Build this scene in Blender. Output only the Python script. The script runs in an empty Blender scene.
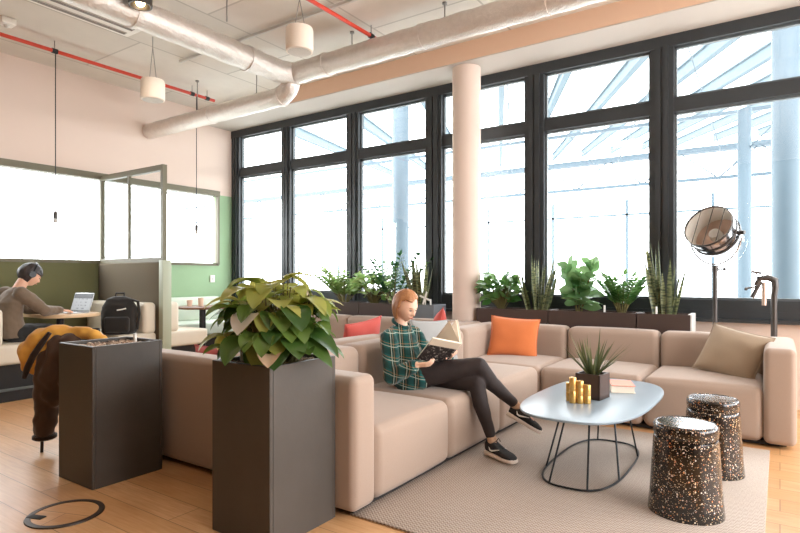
import bpy, bmesh, math, random
from mathutils import Vector, Matrix, noise
V = Vector
S = bpy.context.scene
COL = S.collection
PI = math.pi
RND = random.Random(7)

# ------------------------------------------------------------------ materials
def lin(c):
    c = c / 255.0
    return c / 12.92 if c <= 0.04045 else ((c + 0.055) / 1.055) ** 2.4

def rgb(r, g, b):
    return (lin(r), lin(g), lin(b), 1.0)

class NT:
    def __init__(s, name):
        s.m = bpy.data.materials.new(name)
        s.m.use_nodes = True
        s.t = s.m.node_tree
        s.t.nodes.clear()
        s.out = s.n('ShaderNodeOutputMaterial')
    def n(s, typ, **kw):
        nd = s.t.nodes.new(typ)
        for k, v in kw.items():
            if k.startswith('i_'):
                nd.inputs[k[2:].replace('_', ' ')].default_value = v
            elif k.startswith('x'):
                nd.inputs[int(k[1:])].default_value = v
            else:
                setattr(nd, k, v)
        return nd
    def l(s, a, b):
        s.t.links.new(a, b)
    def math(s, op, a, b=None):
        nd = s.n('ShaderNodeMath', operation=op)
        for i, v in enumerate((a, b)):
            if v is None: continue
            if isinstance(v, (int, float)): nd.inputs[i].default_value = v
            else: s.l(v, nd.inputs[i])
        return nd.outputs[0]
    def mix(s, f, a, b):
        nd = s.n('ShaderNodeMix', data_type='RGBA')
        for i, v in ((0, f), (6, a), (7, b)):
            if isinstance(v, (int, float, tuple)): nd.inputs[i].default_value = v
            else: s.l(v, nd.inputs[i])
        return nd.outputs[2]
    def ramp(s, f, stops, interp='LINEAR'):
        nd = s.n('ShaderNodeValToRGB')
        nd.color_ramp.interpolation = interp
        els = nd.color_ramp.elements
        while len(els) < len(stops): els.new(0.5)
        for e, (p, c) in zip(els, stops):
            e.position = p; e.color = c
        s.l(f, nd.inputs[0])
        return nd.outputs[0]
    def coord(s, scale=(1, 1, 1), rot=(0, 0, 0), kind='Object'):
        tc = s.n('ShaderNodeTexCoord')
        mp = s.n('ShaderNodeMapping')
        mp.inputs['Scale'].default_value = scale
        mp.inputs['Rotation'].default_value = rot
        s.l(tc.outputs[kind], mp.inputs[0])
        return mp.outputs[0]
    def noise(s, co, scale, detail=2, rough=0.5):
        nd = s.n('ShaderNodeTexNoise')
        nd.inputs['Scale'].default_value = scale
        nd.inputs['Detail'].default_value = detail
        nd.inputs['Roughness'].default_value = rough
        s.l(co, nd.inputs['Vector'])
        return nd.outputs[0]
    def bsdf(s, col, rough=0.6, metal=0.0, spec=0.5, **kw):
        b = s.n('ShaderNodeBsdfPrincipled')
        for k, v in (('Base Color', col), ('Roughness', rough), ('Metallic', metal), ('Specular IOR Level', spec)):
            if isinstance(v, (int, float, tuple)): b.inputs[k].default_value = v
            else: s.l(v, b.inputs[k])
        for k, v in kw.items():
            b.inputs[k.replace('_', ' ')].default_value = v
        s.l(b.outputs[0], s.out.inputs[0])
        s.b = b
        return b
    def bump(s, h, strength=0.2, dist=0.01):
        nd = s.n('ShaderNodeBump')
        nd.inputs['Strength'].default_value = strength
        nd.inputs['Distance'].default_value = dist
        s.l(h, nd.inputs['Height'])
        s.l(nd.outputs[0], s.b.inputs['Normal'])

def plain(name, c, rough=0.6, metal=0.0, spec=0.5, var=0.06, scale=6.0, bump=0.0, bscale=80, **kw):
    t = NT(name)
    co = t.coord()
    nz = t.noise(co, scale, 3)
    a = tuple(x * (1 - var) for x in c[:3]) + (1,)
    b = tuple(min(1, x * (1 + var)) for x in c[:3]) + (1,)
    t.bsdf(t.mix(nz, a, b), rough, metal, spec, **kw)
    if bump: t.bump(t.noise(co, bscale, 2), bump, 0.005)
    return t.m

def fabric(name, c, weave=900, var=0.12, bump=0.25, rough=0.95):
    t = NT(name)
    co = t.coord()
    n1 = t.noise(co, 420, 2); n2 = t.noise(co, 5, 3)
    a = tuple(x * (1 - var * 1.6) for x in c[:3]) + (1,)
    b = tuple(min(1, x * (1 + var)) for x in c[:3]) + (1,)
    col = t.mix(n1, a, b)
    col = t.mix(t.math('MULTIPLY', n2, 0.12), col, a)
    t.bsdf(col, rough, 0, 0.2, Sheen_Weight=0.25)
    t.bump(n1, bump, 0.002)
    return t.m

def leaf_mat(name, c1, c2, trans=0.4, rough=0.35, bands=None):
    t = NT(name)
    g = t.n('ShaderNodeNewGeometry')
    col = t.mix(g.outputs['Random Per Island'], c1, c2)
    if bands:
        w = t.n('ShaderNodeTexNoise')
        w.inputs['Scale'].default_value = 1.0; w.inputs['Detail'].default_value = 3
        t.l(t.coord((14, 14, 60)), w.inputs['Vector'])
        col = t.mix(t.ramp(w.outputs[0], [(0.42, (0, 0, 0, 1)), (0.6, (1, 1, 1, 1))]), col, bands)
    b = t.bsdf(col, rough, 0, 0.5)
    tr = t.n('ShaderNodeBsdfTranslucent')
    t.l(col, tr.inputs[0])
    mx = t.n('ShaderNodeMixShader', x0=trans)
    t.l(b.outputs[0], mx.inputs[1]); t.l(tr.outputs[0], mx.inputs[2])
    t.l(mx.outputs[0], t.out.inputs[0])
    return t.m

def emis(name, c, k):
    t = NT(name)
    e = t.n('ShaderNodeEmission')
    e.inputs[0].default_value = c; e.inputs[1].default_value = k
    t.l(e.outputs[0], t.out.inputs[0])
    return t.m

def mat_floor():
    t = NT('oak_planks')
    co = t.coord()
    br = t.n('ShaderNodeTexBrick', offset=0.37, squash=1.0)
    br.inputs['Color1'].default_value = (0.0, 0, 0, 1); br.inputs['Color2'].default_value = (1, 1, 1, 1)
    br.inputs['Mortar'].default_value = (0.5, 0.5, 0.5, 1)
    br.inputs['Scale'].default_value = 1; br.inputs['Mortar Size'].default_value = 0.0025
    br.inputs['Brick Width'].default_value = 2.6; br.inputs['Row Height'].default_value = 0.19
    t.l(co, br.inputs['Vector'])
    base = t.ramp(br.outputs['Color'], [(0, rgb(206, 160, 112)), (0.5, rgb(218, 174, 126)), (1, rgb(230, 190, 144))])
    gr = t.noise(t.coord((1.5, 22, 1)), 3.0, 6, 0.65)
    base = t.mix(t.ramp(gr, [(0.3, (0.75, 0.75, 0.75, 1)), (0.7, (0, 0, 0, 1))]), base, rgb(190, 132, 78))
    kn = t.noise(t.coord((0.9, 3, 1)), 2.0, 3)
    base = t.mix(t.ramp(kn, [(0.5, (0, 0, 0, 1)), (0.75, (0.4, 0.4, 0.4, 1))]), base, rgb(160, 104, 58))
    seam = t.mix(br.outputs['Fac'], base, rgb(150, 108, 70))
    t.bsdf(seam, t.math('ADD', t.math('MULTIPLY', gr, 0.15), 0.30), 0, 0.5)
    t.bump(t.math('SUBTRACT', t.math('MULTIPLY', gr, 0.2), br.outputs['Fac']), 0.15, 0.003)
    return t.m

def mat_rug():
    t = NT('woven_rug')
    co = t.coord()
    sp = t.n('ShaderNodeSeparateXYZ'); t.l(co, sp.inputs[0])
    # little zigzag rows of weave
    zig = t.math('PINGPONG', t.math('MULTIPLY', sp.outputs[0], 1.0), 0.012)
    w = t.math('SINE', t.math('MULTIPLY', t.math('ADD', sp.outputs[1], zig), 2 * PI / 0.02))
    nz = t.noise(co, 160, 2)
    v = t.math('ADD', t.math('MULTIPLY', w, 0.5), t.math('SUBTRACT', nz, 0.5))
    col = t.ramp(t.math('ADD', t.math('MULTIPLY', v, 0.6), 0.5), [(0.15, rgb(142, 126, 116)), (0.5, rgb(190, 176, 164)), (0.9, rgb(216, 206, 196))])
    big = t.noise(co, 1.3, 2)
    col = t.mix(t.math('MULTIPLY', big, 0.25), col, rgb(176, 164, 156))
    t.bsdf(col, 0.95, 0, 0.1)
    t.bump(v, 0.5, 0.004)
    return t.m

def mat_ceiling():
    t = NT('painted_concrete')
    co = t.coord()
    br = t.n('ShaderNodeTexBrick', offset=0.5)
    br.inputs['Color1'].default_value = (0.15, 0.15, 0.15, 1); br.inputs['Color2'].default_value = (1, 1, 1, 1)
    br.inputs['Scale'].default_value = 1; br.inputs['Mortar Size'].default_value = 0.012
    br.inputs['Brick Width'].default_value = 2.5; br.inputs['Row Height'].default_value = 1.25
    t.l(t.coord(rot=(0, 0, PI / 2)), br.inputs['Vector'])
    nz = t.noise(co, 1.6, 5, 0.6)
    base = t.mix(br.outputs['Color'], rgb(214, 206, 196), rgb(232, 225, 216))
    base = t.mix(t.ramp(nz, [(0.35, (0, 0, 0, 1)), (0.7, (0.5, 0.5, 0.5, 1))]), base, rgb(205, 196, 186))
    vo = t.n('ShaderNodeTexVoronoi'); vo.inputs['Scale'].default_value = 1.7
    t.l(co, vo.inputs['Vector'])
    dots = t.math('LESS_THAN', vo.outputs['Distance'], 0.03)
    base = t.mix(t.math('MAXIMUM', dots, t.math('MULTIPLY', br.outputs['Fac'], 0.35)), base, rgb(150, 142, 134))
    t.bsdf(base, 0.9, 0, 0.2)
    t.bump(nz, 0.2, 0.02)
    return t.m

def mat_foil():
    t = NT('duct_foil')
    co = t.coord()
    nz = t.noise(co, 14, 5, 0.7)
    col = t.mix(nz, rgb(206, 196, 188), rgb(240, 233, 226))
    t.bsdf(col, t.math('ADD', t.math('MULTIPLY', nz, 0.3), 0.20), 0.7)
    t.bump(t.noise(co, 26, 5, 0.7), 0.6, 0.02)
    return t.m

def mat_terrazzo():
    t = NT('speckled_black')
    co = t.coord()
    def spots(scale, thr):
        vo = t.n('ShaderNodeTexVoronoi'); vo.inputs['Scale'].default_value = scale
        t.l(co, vo.inputs['Vector'])
        w = t.n('ShaderNodeSeparateColor'); t.l(vo.outputs['Color'], w.inputs[0])
        m = t.math('LESS_THAN', vo.outputs['Distance'], t.math('MULTIPLY', w.outputs[0], thr))
        return m, w.outputs[1]
    m1, c1 = spots(75, 0.36)
    m2, c2 = spots(140, 0.34)
    pal = [(0.0, rgb(240, 228, 208)), (0.5, rgb(224, 186, 140)), (0.78, rgb(206, 120, 62)), (1, rgb(250, 245, 238))]
    base = t.mix(m2, rgb(22, 19, 18), t.ramp(c2, pal))
    base = t.mix(m1, base, t.ramp(c1, pal))
    t.bsdf(base, 0.18, 0, 0.5, Coat_Weight=0.4, Coat_Roughness=0.08)
    return t.m

def mat_plaid():
    t = NT('plaid_flannel')
    co = t.coord()
    sp = t.n('ShaderNodeSeparateXYZ'); t.l(co, sp.inputs[0])
    u = t.math('ADD', t.math('MULTIPLY', sp.outputs[0], 0.75), t.math('MULTIPLY', sp.outputs[1], 0.75))
    v = t.math('ADD', sp.outputs[2], t.math('MULTIPLY', sp.outputs[0], 0.25))
    per = 0.085
    def band(x, lo, hi, off=0.0):
        f = t.math('FRACT', t.math('ADD', t.math('DIVIDE', x, per), 20.0 + off))
        return t.math('MULTIPLY', t.math('GREATER_THAN', f, lo), t.math('LESS_THAN', f, hi))
    col = rgb(30, 64, 56)
    a1, a2 = band(u, 0.0, 0.45), band(v, 0.0, 0.45)
    col = t.mix(t.math('MULTIPLY', a1, 0.55), col, rgb(34, 104, 104))
    col = t.mix(t.math('MULTIPLY', a2, 0.5), col, rgb(24, 40, 42))
    for x in (u, v):
        col = t.mix(t.math('MULTIPLY', band(x, 0.58, 0.64), 0.7), col, rgb(186, 194, 180))
        col = t.mix(t.math('MULTIPLY', band(x, 0.80, 0.84), 0.6), col, rgb(176, 130, 90))
    t.bsdf(col, 0.95, 0, 0.15, Sheen_Weight=0.2)
    t.bump(t.noise(co, 300, 2), 0.2, 0.002)
    return t.m

def mat_glass(name='window_glass', refl=0.06, tint=(0.97, 0.985, 0.99, 1)):
    t = NT(name)
    tr = t.n('ShaderNodeBsdfTransparent'); tr.inputs[0].default_value = tint
    gl = t.n('ShaderNodeBsdfGlossy'); gl.inputs['Roughness'].default_value = 0.02
    mx = t.n('ShaderNodeMixShader', x0=refl)
    t.l(tr.outputs[0], mx.inputs[1]); t.l(gl.outputs[0], mx.inputs[2])
    t.l(mx.outputs[0], t.out.inputs[0])
    return t.m

def mat_planter():
    t = NT('planter_fibrestone')
    co = t.coord()
    n1 = t.noise(co, 4, 5, 0.65); n2 = t.noise(t.coord((1, 1, 0.25)), 3, 4)
    col = t.mix(n1, rgb(56, 51, 47), rgb(80, 74, 69))
    col = t.mix(t.math('MULTIPLY', n2, 0.35), col, rgb(100, 93, 85))
    t.bsdf(col, t.math('ADD', t.math('MULTIPLY', n1, 0.2), 0.38), 0, 0.4)
    t.bump(t.noise(co, 60, 3), 0.08, 0.004)
    return t.m

def mat_cover():
    # photograph printed on the cover: a crowd of dark figures on pale ground
    t = NT('book_cover_print')
    co = t.coord()
    sp = t.n('ShaderNodeSeparateXYZ'); t.l(co, sp.inputs[0])
    nz = t.noise(t.coord((38, 38, 60)), 1.6, 3)
    dark = t.ramp(nz, [(0.40, rgb(28, 26, 28)), (0.60, rgb(60, 56, 56)), (0.68, rgb(190, 180, 170))])
    y = sp.outputs[1]
    inside = t.math('MULTIPLY', t.math('LESS_THAN', y, 0.052), t.math('GREATER_THAN', y, -0.118))
    col = t.mix(inside, rgb(226, 212, 192), dark)
    t.bsdf(col, 0.5, 0, 0.4)
    return t.m

def mat_screen():
    t = NT('laptop_screen_page')
    co = t.coord()
    sp = t.n('ShaderNodeSeparateXYZ'); t.l(co, sp.inputs[0])
    x, z = sp.outputs[0], sp.outputs[2]
    head = t.math('GREATER_THAN', z, 0.155)
    w = t.math('GREATER_THAN', t.noise(t.coord((60, 1, 14)), 1.0, 1), 0.52)
    rows = t.math('GREATER_THAN', t.math('FRACT', t.math('MULTIPLY', z, 26)), 0.6)
    txt = t.math('MULTIPLY', t.math('MULTIPLY', w, rows), t.math('LESS_THAN', t.math('ABSOLUTE', x), 0.09))
    col = t.mix(t.math('MULTIPLY', txt, 0.55), rgb(226, 228, 230), rgb(70, 72, 78))
    col = t.mix(head, col, rgb(92, 92, 96))
    b = t.bsdf(rgb(30, 30, 30), 0.4)
    t.l(col, b.inputs['Emission Color']); b.inputs['Emission Strength'].default_value = 0.55
    return t.m

M = {}
M['floor'] = mat_floor(); M['rug'] = mat_rug(); M['ceiling'] = mat_ceiling(); M['foil'] = mat_foil()
M['terrazzo'] = mat_terrazzo(); M['plaid'] = mat_plaid(); M['glass'] = mat_glass(); M['planter'] = mat_planter()
M['cover'] = mat_cover(); M['screen'] = mat_screen()
M['wall'] = plain('wall_plaster', rgb(222, 203, 190), 0.9, var=0.02, scale=2, spec=0.2)
M['beam'] = plain('beam_face', rgb(224, 190, 164), 0.9, var=0.02, scale=2, spec=0.2)
M['soffit'] = plain('beam_plaster', rgb(200, 192, 184), 0.9, var=0.02, scale=2, spec=0.2)
M['green'] = plain('green_paint', rgb(150, 178, 142), 0.8, var=0.04, scale=3, spec=0.3)
M['olive'] = fabric('olive_upholstery', rgb(108, 108, 76), var=0.06)
M['brown_panel'] = fabric('brown_upholstery', rgb(92, 80, 58), var=0.06)
M['frame'] = plain('dark_window_frame', rgb(50, 54, 57), 0.45, var=0.08, spec=0.5)
M['sash'] = plain('window_gasket', rgb(92, 98, 100), 0.4, var=0.05)
M['olive_metal'] = plain('olive_metal', rgb(104, 98, 76), 0.5, var=0.04)
M['mint_metal'] = plain('mint_metal', rgb(166, 172, 150), 0.5, var=0.03)
M['sofa'] = fabric('sofa_fabric', rgb(172, 151, 136), var=0.10, bump=0.35)
M['sofa_base'] = plain('sofa_plinth', rgb(40, 36, 34), 0.7)
M['orange'] = fabric('orange_linen', rgb(214, 122, 72), var=0.08)
M['beige'] = fabric('beige_linen', rgb(164, 144, 122), var=0.10)
M['coral'] = fabric('coral_linen', rgb(198, 88, 80), var=0.08)
M['palegrey'] = fabric('pale_grey_linen', rgb(156, 156, 154), var=0.06)
M['cream'] = plain('cream_leather', rgb(216, 206, 188), 0.6, var=0.03, bump=0.05)
M['mint'] = plain('mint_leather', rgb(206, 216, 200), 0.6, var=0.03, bump=0.05)
M['carpet'] = fabric('dark_carpet', rgb(72, 76, 66), var=0.25)
M['tabletop'] = plain('table_laminate', rgb(140, 156, 168), 0.3, var=0.02, spec=0.6)
M['wire'] = plain('black_wire', rgb(32, 36, 40), 0.4, 0.3)
M['black_metal'] = plain('black_metal', rgb(40, 40, 42), 0.4, 0.4)
M['walnut'] = plain('walnut_edge', rgb(112, 78, 56), 0.5, var=0.2, scale=20)
M['oak_top'] = plain('oak_laminate', rgb(216, 186, 148), 0.4, var=0.08, scale=12)
M['redpipe'] = plain('red_pipe_paint', rgb(206, 64, 44), 0.4, var=0.05)
M['white'] = plain('white_enamel', rgb(238, 234, 226), 0.5, var=0.02)
M['speaker'] = plain('speaker_shell', rgb(240, 226, 210), 0.6, var=0.02)
M['grille'] = plain('speaker_grille', rgb(206, 198, 188), 0.7, var=0.15, scale=120)
M['vent'] = plain('vent_grey', rgb(200, 196, 190), 0.5, var=0.05)
M['galv'] = plain('galvanised_steel', rgb(150, 146, 142), 0.4, 0.6)
M['steel'] = plain('atrium_steel', rgb(108, 122, 130), 0.9, 0.0, 0.02, var=0.05)
M['steel_light'] = plain('atrium_light_steel', rgb(70, 86, 96), 0.5, var=0.04)
M['ground'] = plain('atrium_paving', rgb(184, 186, 184), 0.8, var=0.03)
M['gold'] = plain('brushed_gold', rgb(226, 180, 104), 0.32, 0.7, var=0.12, scale=60)
M['chrome'] = plain('polished_chrome', rgb(200, 200, 204), 0.12, 1.0, var=0.02)
M['copper'] = plain('copper_reflector', rgb(206, 180, 164), 0.35, 0.6, var=0.03)
M['gunmetal'] = plain('gunmetal', rgb(84, 80, 78), 0.4, 0.7)
M['boxbrown'] = plain('dark_brown_planter', rgb(74, 58, 52), 0.5, var=0.08)
M['boxgrey'] = plain('slate_planter', rgb(112, 118, 124), 0.5, var=0.08)
M['boxlight'] = plain('planter_rim', rgb(206, 204, 200), 0.5, var=0.04)
M['soil'] = plain('soil', rgb(74, 58, 46), 0.95, var=0.4, scale=60, bump=0.6, bscale=120)
M['gauge'] = plain('gauge_plastic', rgb(236, 234, 228), 0.4, var=0.01)
M['skin'] = plain('skin', rgb(236, 190, 164), 0.55, var=0.03, scale=14, Subsurface_Weight=0.1)
M['skin_man'] = plain('skin_tan', rgb(226, 176, 148), 0.55, var=0.03, scale=14)
M['ginger'] = plain('ginger_hair', rgb(172, 118, 76), 0.5, var=0.35, scale=50, bump=0.5, bscale=90)
M['dark_hair'] = plain('dark_hair', rgb(52, 46, 46), 0.5, var=0.3, scale=40, bump=0.5, bscale=90)
M['lips'] = plain('lips', rgb(200, 128, 114), 0.5)
M['eye'] = plain('eye_dark', rgb(70, 52, 44), 0.3)
M['tights'] = plain('black_leggings', rgb(44, 34, 33), 0.75, var=0.15, scale=30, bump=0.15, bscale=200)
M['shoe'] = plain('black_mesh_shoe', rgb(34, 33, 34), 0.7, var=0.3, scale=90, bump=0.3, bscale=200)
M['sole'] = plain('pale_sole', rgb(232, 214, 200), 0.6)
M['sock'] = plain('patterned_sock', rgb(196, 160, 132), 0.9, var=0.35, scale=70)
M['sweater'] = fabric('grey_brown_knit', rgb(118, 102, 86), var=0.15)
M['dark_cloth'] = fabric('dark_trousers', rgb(42, 42, 42), var=0.12)
M['backpack'] = fabric('black_nylon', rgb(44, 42, 40), var=0.12)
M['coat_brown'] = fabric('brown_coat_cloth', rgb(78, 58, 46), var=0.12)
M['coat_yellow'] = fabric('yellow_lining', rgb(222, 164, 74), var=0.10)
M['coat_fur'] = fabric('dark_trim', rgb(48, 32, 24), var=0.3, bump=0.8)
M['paper'] = plain('paper', rgb(240, 228, 210), 0.8, var=0.03)
M['bookred'] = plain('salmon_cover', rgb(226, 142, 116), 0.5, var=0.12, scale=18)
M['bookside'] = plain('page_edges', rgb(244, 230, 212), 0.8, var=0.06, scale=160)
M['silver'] = plain('silver_laptop', rgb(186, 188, 190), 0.35, 0.6)
M['keys'] = plain('laptop_keys', rgb(60, 62, 66), 0.6)
M['cup'] = plain('pink_cup', rgb(228, 196, 172), 0.5)
M['ring'] = plain('floor_box_ring', rgb(62, 50, 40), 0.4, 0.3)
M['gravel'] = None
tg = NT('gravel_stones')
gg = tg.n('ShaderNodeNewGeometry')
tg.bsdf(tg.ramp(gg.outputs['Random Per Island'], [(0, rgb(112, 88, 70)), (0.4, rgb(168, 140, 116)), (0.75, rgb(206, 184, 160)), (1, rgb(86, 70, 60))]), 0.8)
M['gravel'] = tg.m
M['leaf_big'] = leaf_mat('heart_leaf', rgb(52, 84, 36), rgb(112, 138, 64), 0.4, 0.24)
M['leaf_backlit_tint'] = leaf_mat('backlit_tint_leaf', rgb(132, 150, 62), rgb(196, 190, 104), 0.5, 0.28)  # yellow-green of light shining through, painted into the leaf colour
M['leaf_pale'] = leaf_mat('variegated_leaf', rgb(222, 190, 158), rgb(244, 232, 218), 0.45, 0.3)
M['leaf_zz'] = leaf_mat('glossy_green_leaf', rgb(64, 112, 52), rgb(122, 160, 90), 0.35, 0.3)
M['leaf_pale_green'] = leaf_mat('pale_green_leaf', rgb(116, 152, 82), rgb(178, 200, 132), 0.45, 0.35)
M['leaf_dark'] = leaf_mat('deep_green_leaf', rgb(44, 84, 50), rgb(86, 124, 72), 0.3, 0.35)
M['leaf_snake'] = leaf_mat('snake_leaf', rgb(92, 100, 68), rgb(150, 152, 108), 0.3, 0.4, rgb(66, 76, 54))
M['leaf_fiddle'] = leaf_mat('fiddle_leaf', rgb(84, 128, 76), rgb(138, 170, 116), 0.4, 0.35)
M['leaf_aloe'] = leaf_mat('spiky_leaf', rgb(70, 84, 50), rgb(118, 118, 78), 0.2, 0.4)
M['stem'] = plain('plant_stem', rgb(112, 104, 62), 0.7, var=0.2)
M['bulb'] = emis('warm_bulb', (1.0, 0.72, 0.38, 1), 14)

# ------------------------------------------------------------------ mesh builder
def frame_of(d):
    d = V(d).normalized()
    up = V((0, 0, 1)) if abs(d.z) < 0.95 else V((1, 0, 0))
    a = d.cross(up).normalized()
    return a, a.cross(d).normalized(), d

class MB:
    def __init__(s): s.b = bmesh.new()
    def faces(s, vs, fs):
        q = [s.b.verts.new(v) for v in vs]
        for f in fs:
            try: s.b.faces.new([q[i] for i in f])
            except ValueError: pass
        return q
    def box(s, lo, hi, bev=0.0, seg=2, mtx=None):
        t = bmesh.new()
        bmesh.ops.create_cube(t, size=1)
        lo, hi = V(lo), V(hi)
        for v in t.verts:
            v.co = V(((lo[i] + hi[i]) / 2 + v.co[i] * (hi[i] - lo[i])) for i in range(3))
        if bev > 0:
            bmesh.ops.bevel(t, geom=list(t.edges), offset=bev, segments=seg, profile=0.5, affect='EDGES')
        if mtx: t.transform(mtx)
        s.add(t); return s
    def add(s, t):
        me = bpy.data.meshes.new('tmp'); t.to_mesh(me); t.free()
        s.b.from_mesh(me); bpy.data.meshes.remove(me)
    def rbox(s, lo, hi, r=0.06, bulge=(0, 0, 0), n=5, k=4, mtx=None):
        """soft box: rounded edges, faces swelling by bulge per axis"""
        lo, hi = V(lo), V(hi); c = (lo + hi) / 2; h = (hi - lo) / 2
        r = min(r, min(h) * 0.98)
        def params(hh):
            a = [-hh + r * i / k for i in range(k)]
            m = [-(hh - r) + 2 * (hh - r) * i / n for i in range(n + 1)]
            return a + m + [-x for x in reversed(a)]
        ps = [params(h[i]) for i in range(3)]
        t = bmesh.new(); cache = {}
        def vert(p):
            key = tuple(round(x, 6) for x in p)
            if key in cache: return cache[key]
            q = V([max(-(h[i] - r), min(h[i] - r, p[i])) for i in range(3)])
            d = V(p) - q
            co = q + d.normalized() * r if d.length > 1e-9 else V(p)
            for i in range(3):
                if bulge[i]:
                    j, l = [x for x in range(3) if x != i]
                    w = max(0, 1 - (p[j] / h[j]) ** 2) * max(0, 1 - (p[l] / h[l]) ** 2)
                    co[i] += math.copysign(bulge[i], co[i]) * w ** 0.7 * min(1, abs(co[i]) / h[i])
            cache[key] = t.verts.new(co + c); return cache[key]
        for ax in range(3):
            j, l = (ax + 1) % 3, (ax + 2) % 3
            for sg in (-1, 1):
                for a in range(len(ps[j]) - 1):
                    for b in range(len(ps[l]) - 1):
                        q = []
                        for (x, y) in ((a, b), (a + 1, b), (a + 1, b + 1), (a, b + 1)):
                            p = [0, 0, 0]; p[ax] = sg * h[ax]; p[j] = ps[j][x]; p[l] = ps[l][y]
                            q.append(vert(p))
                        if sg < 0: q.reverse()
                        try: t.faces.new(q)
                        except ValueError: pass
        if mtx: t.transform(mtx)
        s.add(t); return s
    def tube(s, pts, r, seg=8, caps=True, closed=False):
        pts = [V(p) for p in pts]; n = len(pts); rings = []
        rr = r if isinstance(r, (list, tuple)) else [r] * n
        a = None
        for i, p in enumerate(pts):
            if closed: d = pts[(i + 1) % n] - pts[i - 1]
            else: d = pts[min(i + 1, n - 1)] - pts[max(i - 1, 0)]
            d.normalize()
            if a is None: a = frame_of(d)[0]
            a = (a - d * a.dot(d))
            if a.length < 1e-6: a = frame_of(d)[0]
            a.normalize(); b = d.cross(a)
            rings.append([s.b.verts.new(p + (a * math.cos(2 * PI * k / seg) + b * math.sin(2 * PI * k / seg)) * rr[i]) for k in range(seg)])
        for i in range(n if closed else n - 1):
            A, B = rings[i], rings[(i + 1) % n]
            for k in range(seg):
                s.b.faces.new((A[k], A[(k + 1) % seg], B[(k + 1) % seg], B[k]))
        if caps and not closed:
            s.b.faces.new(list(reversed(rings[0]))); s.b.faces.new(rings[-1])
        return s
    def cyl(s, p0, p1, r0, r1=None, seg=20):
        return s.tube([p0, p1], [r0, r0 if r1 is None else r1], seg)
    def lathe(s, prof, c=(0, 0, 0), seg=32, axis=(0, 0, 1)):
        a, b, d = frame_of(axis) if tuple(axis) != (0, 0, 1) else (V((1, 0, 0)), V((0, 1, 0)), V((0, 0, 1)))
        c = V(c); rings = []
        for (r, z) in prof:
            if r < 1e-6: rings.append([s.b.verts.new(c + d * z)])
            else: rings.append([s.b.verts.new(c + d * z + (a * math.cos(2 * PI * k / seg) + b * math.sin(2 * PI * k / seg)) * r) for k in range(seg)])
        for A, B in zip(rings, rings[1:]):
            for k in range(seg):
                k2 = (k + 1) % seg
                if len(A) == 1 and len(B) == 1: continue
                if len(A) == 1: s.b.faces.new((A[0], B[k2], B[k]))
                elif len(B) == 1: s.b.faces.new((A[k], A[k2], B[0]))
                else: s.b.faces.new((A[k], A[k2], B[k2], B[k]))
        return s
    def ball(s, c, r, sub=2, scale=(1, 1, 1), rot=None):
        t = bmesh.new(); bmesh.ops.create_icosphere(t, subdivisions=sub, radius=1)
        for v in t.verts: v.co = V((v.co.x * r * scale[0], v.co.y * r * scale[1], v.co.z * r * scale[2]))
        if rot: t.transform(rot.to_4x4())
        t.transform(Matrix.Translation(V(c)))
        s.add(t); return s
    def caps(s, p0, p1, r0, r1, seg=14):
        """tapered capsule"""
        p0, p1 = V(p0), V(p1); a, b, d = frame_of(p1 - p0); pts = []; rr = []
        for i in range(5):
            t = PI / 2 * i / 5; pts.append(p0 - d * r0 * math.cos(t)); rr.append(max(1e-4, r0 * math.sin(t)))
        pts.append(p0); rr.append(r0); pts.append(p1); rr.append(r1)
        for i in range(1, 6):
            t = PI / 2 * i / 5; pts.append(p1 + d * r1 * math.sin(t)); rr.append(max(1e-4, r1 * math.cos(t)))
        return s.tube(pts, rr, seg)
    def chain(s, pts, rs, seg=14):
        for i in range(len(pts) - 1): s.caps(pts[i], pts[i + 1], rs[i], rs[i + 1], seg)
        return s
    def loft(s, rings, seg=24, p=2.0):
        """rings: (centre, axisA, ra, axisB, rb)"""
        R_ = []
        for (c, A, ra, B, rb) in rings:
            c, A, B = V(c), V(A), V(B); row = []
            for k in range(seg):
                t = 2 * PI * k / seg; ct, st = math.cos(t), math.sin(t)
                row.append(s.b.verts.new(c + A * ra * math.copysign(abs(ct) ** (2 / p), ct) + B * rb * math.copysign(abs(st) ** (2 / p), st)))
            R_.append(row)
        for A, B in zip(R_, R_[1:]):
            for k in range(seg): s.b.faces.new((A[k], A[(k + 1) % seg], B[(k + 1) % seg], B[k]))
        s.b.faces.new(list(reversed(R_[0]))); s.b.faces.new(R_[-1])
        return s
    def slab(s, outline, z0, z1, bev=0.0):
        t = bmesh.new()
        f = t.faces.new([t.verts.new((x, y, z0)) for x, y in outline])
        ex = bmesh.ops.extrude_face_region(t, geom=[f])
        bmesh.ops.translate(t, verts=[v for v in ex['geom'] if isinstance(v, bmesh.types.BMVert)], vec=(0, 0, z1 - z0))
        if bev: bmesh.ops.bevel(t, geom=[e for e in t.edges if abs(e.verts[0].co.z - e.verts[1].co.z) < 1e-6], offset=bev, segments=2, profile=0.5, affect='EDGES')
        s.add(t); return s
    def build(s, name, mat, parent=None, smooth=True, angle=40, world=False):
        bmesh.ops.recalc_face_normals(s.b, faces=list(s.b.faces))
        me = bpy.data.meshes.new(name); s.b.to_mesh(me); s.b.free()
        return link(name, me, mat, parent, smooth, angle, world)

def link(name, me, mat, parent=None, smooth=True, angle=40, world=False):
    o = bpy.data.objects.new(name, me); COL.objects.link(o)
    if mat is not None:
        me.materials.clear(); me.materials.append(mat)
    if smooth:
        me.polygons.foreach_set('use_smooth', [True] * len(me.polygons))
        try: me.set_sharp_from_angle(angle=math.radians(angle))
        except Exception: pass
    if parent is not None:
        o.parent = parent
        if world:
            w = Matrix.Identity(4); q = parent
            while q is not None:
                w = q.matrix_basis @ w; q = q.parent
            me.transform(w.inverted())
    elif world is False and parent is None:
        pass
    return o

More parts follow.
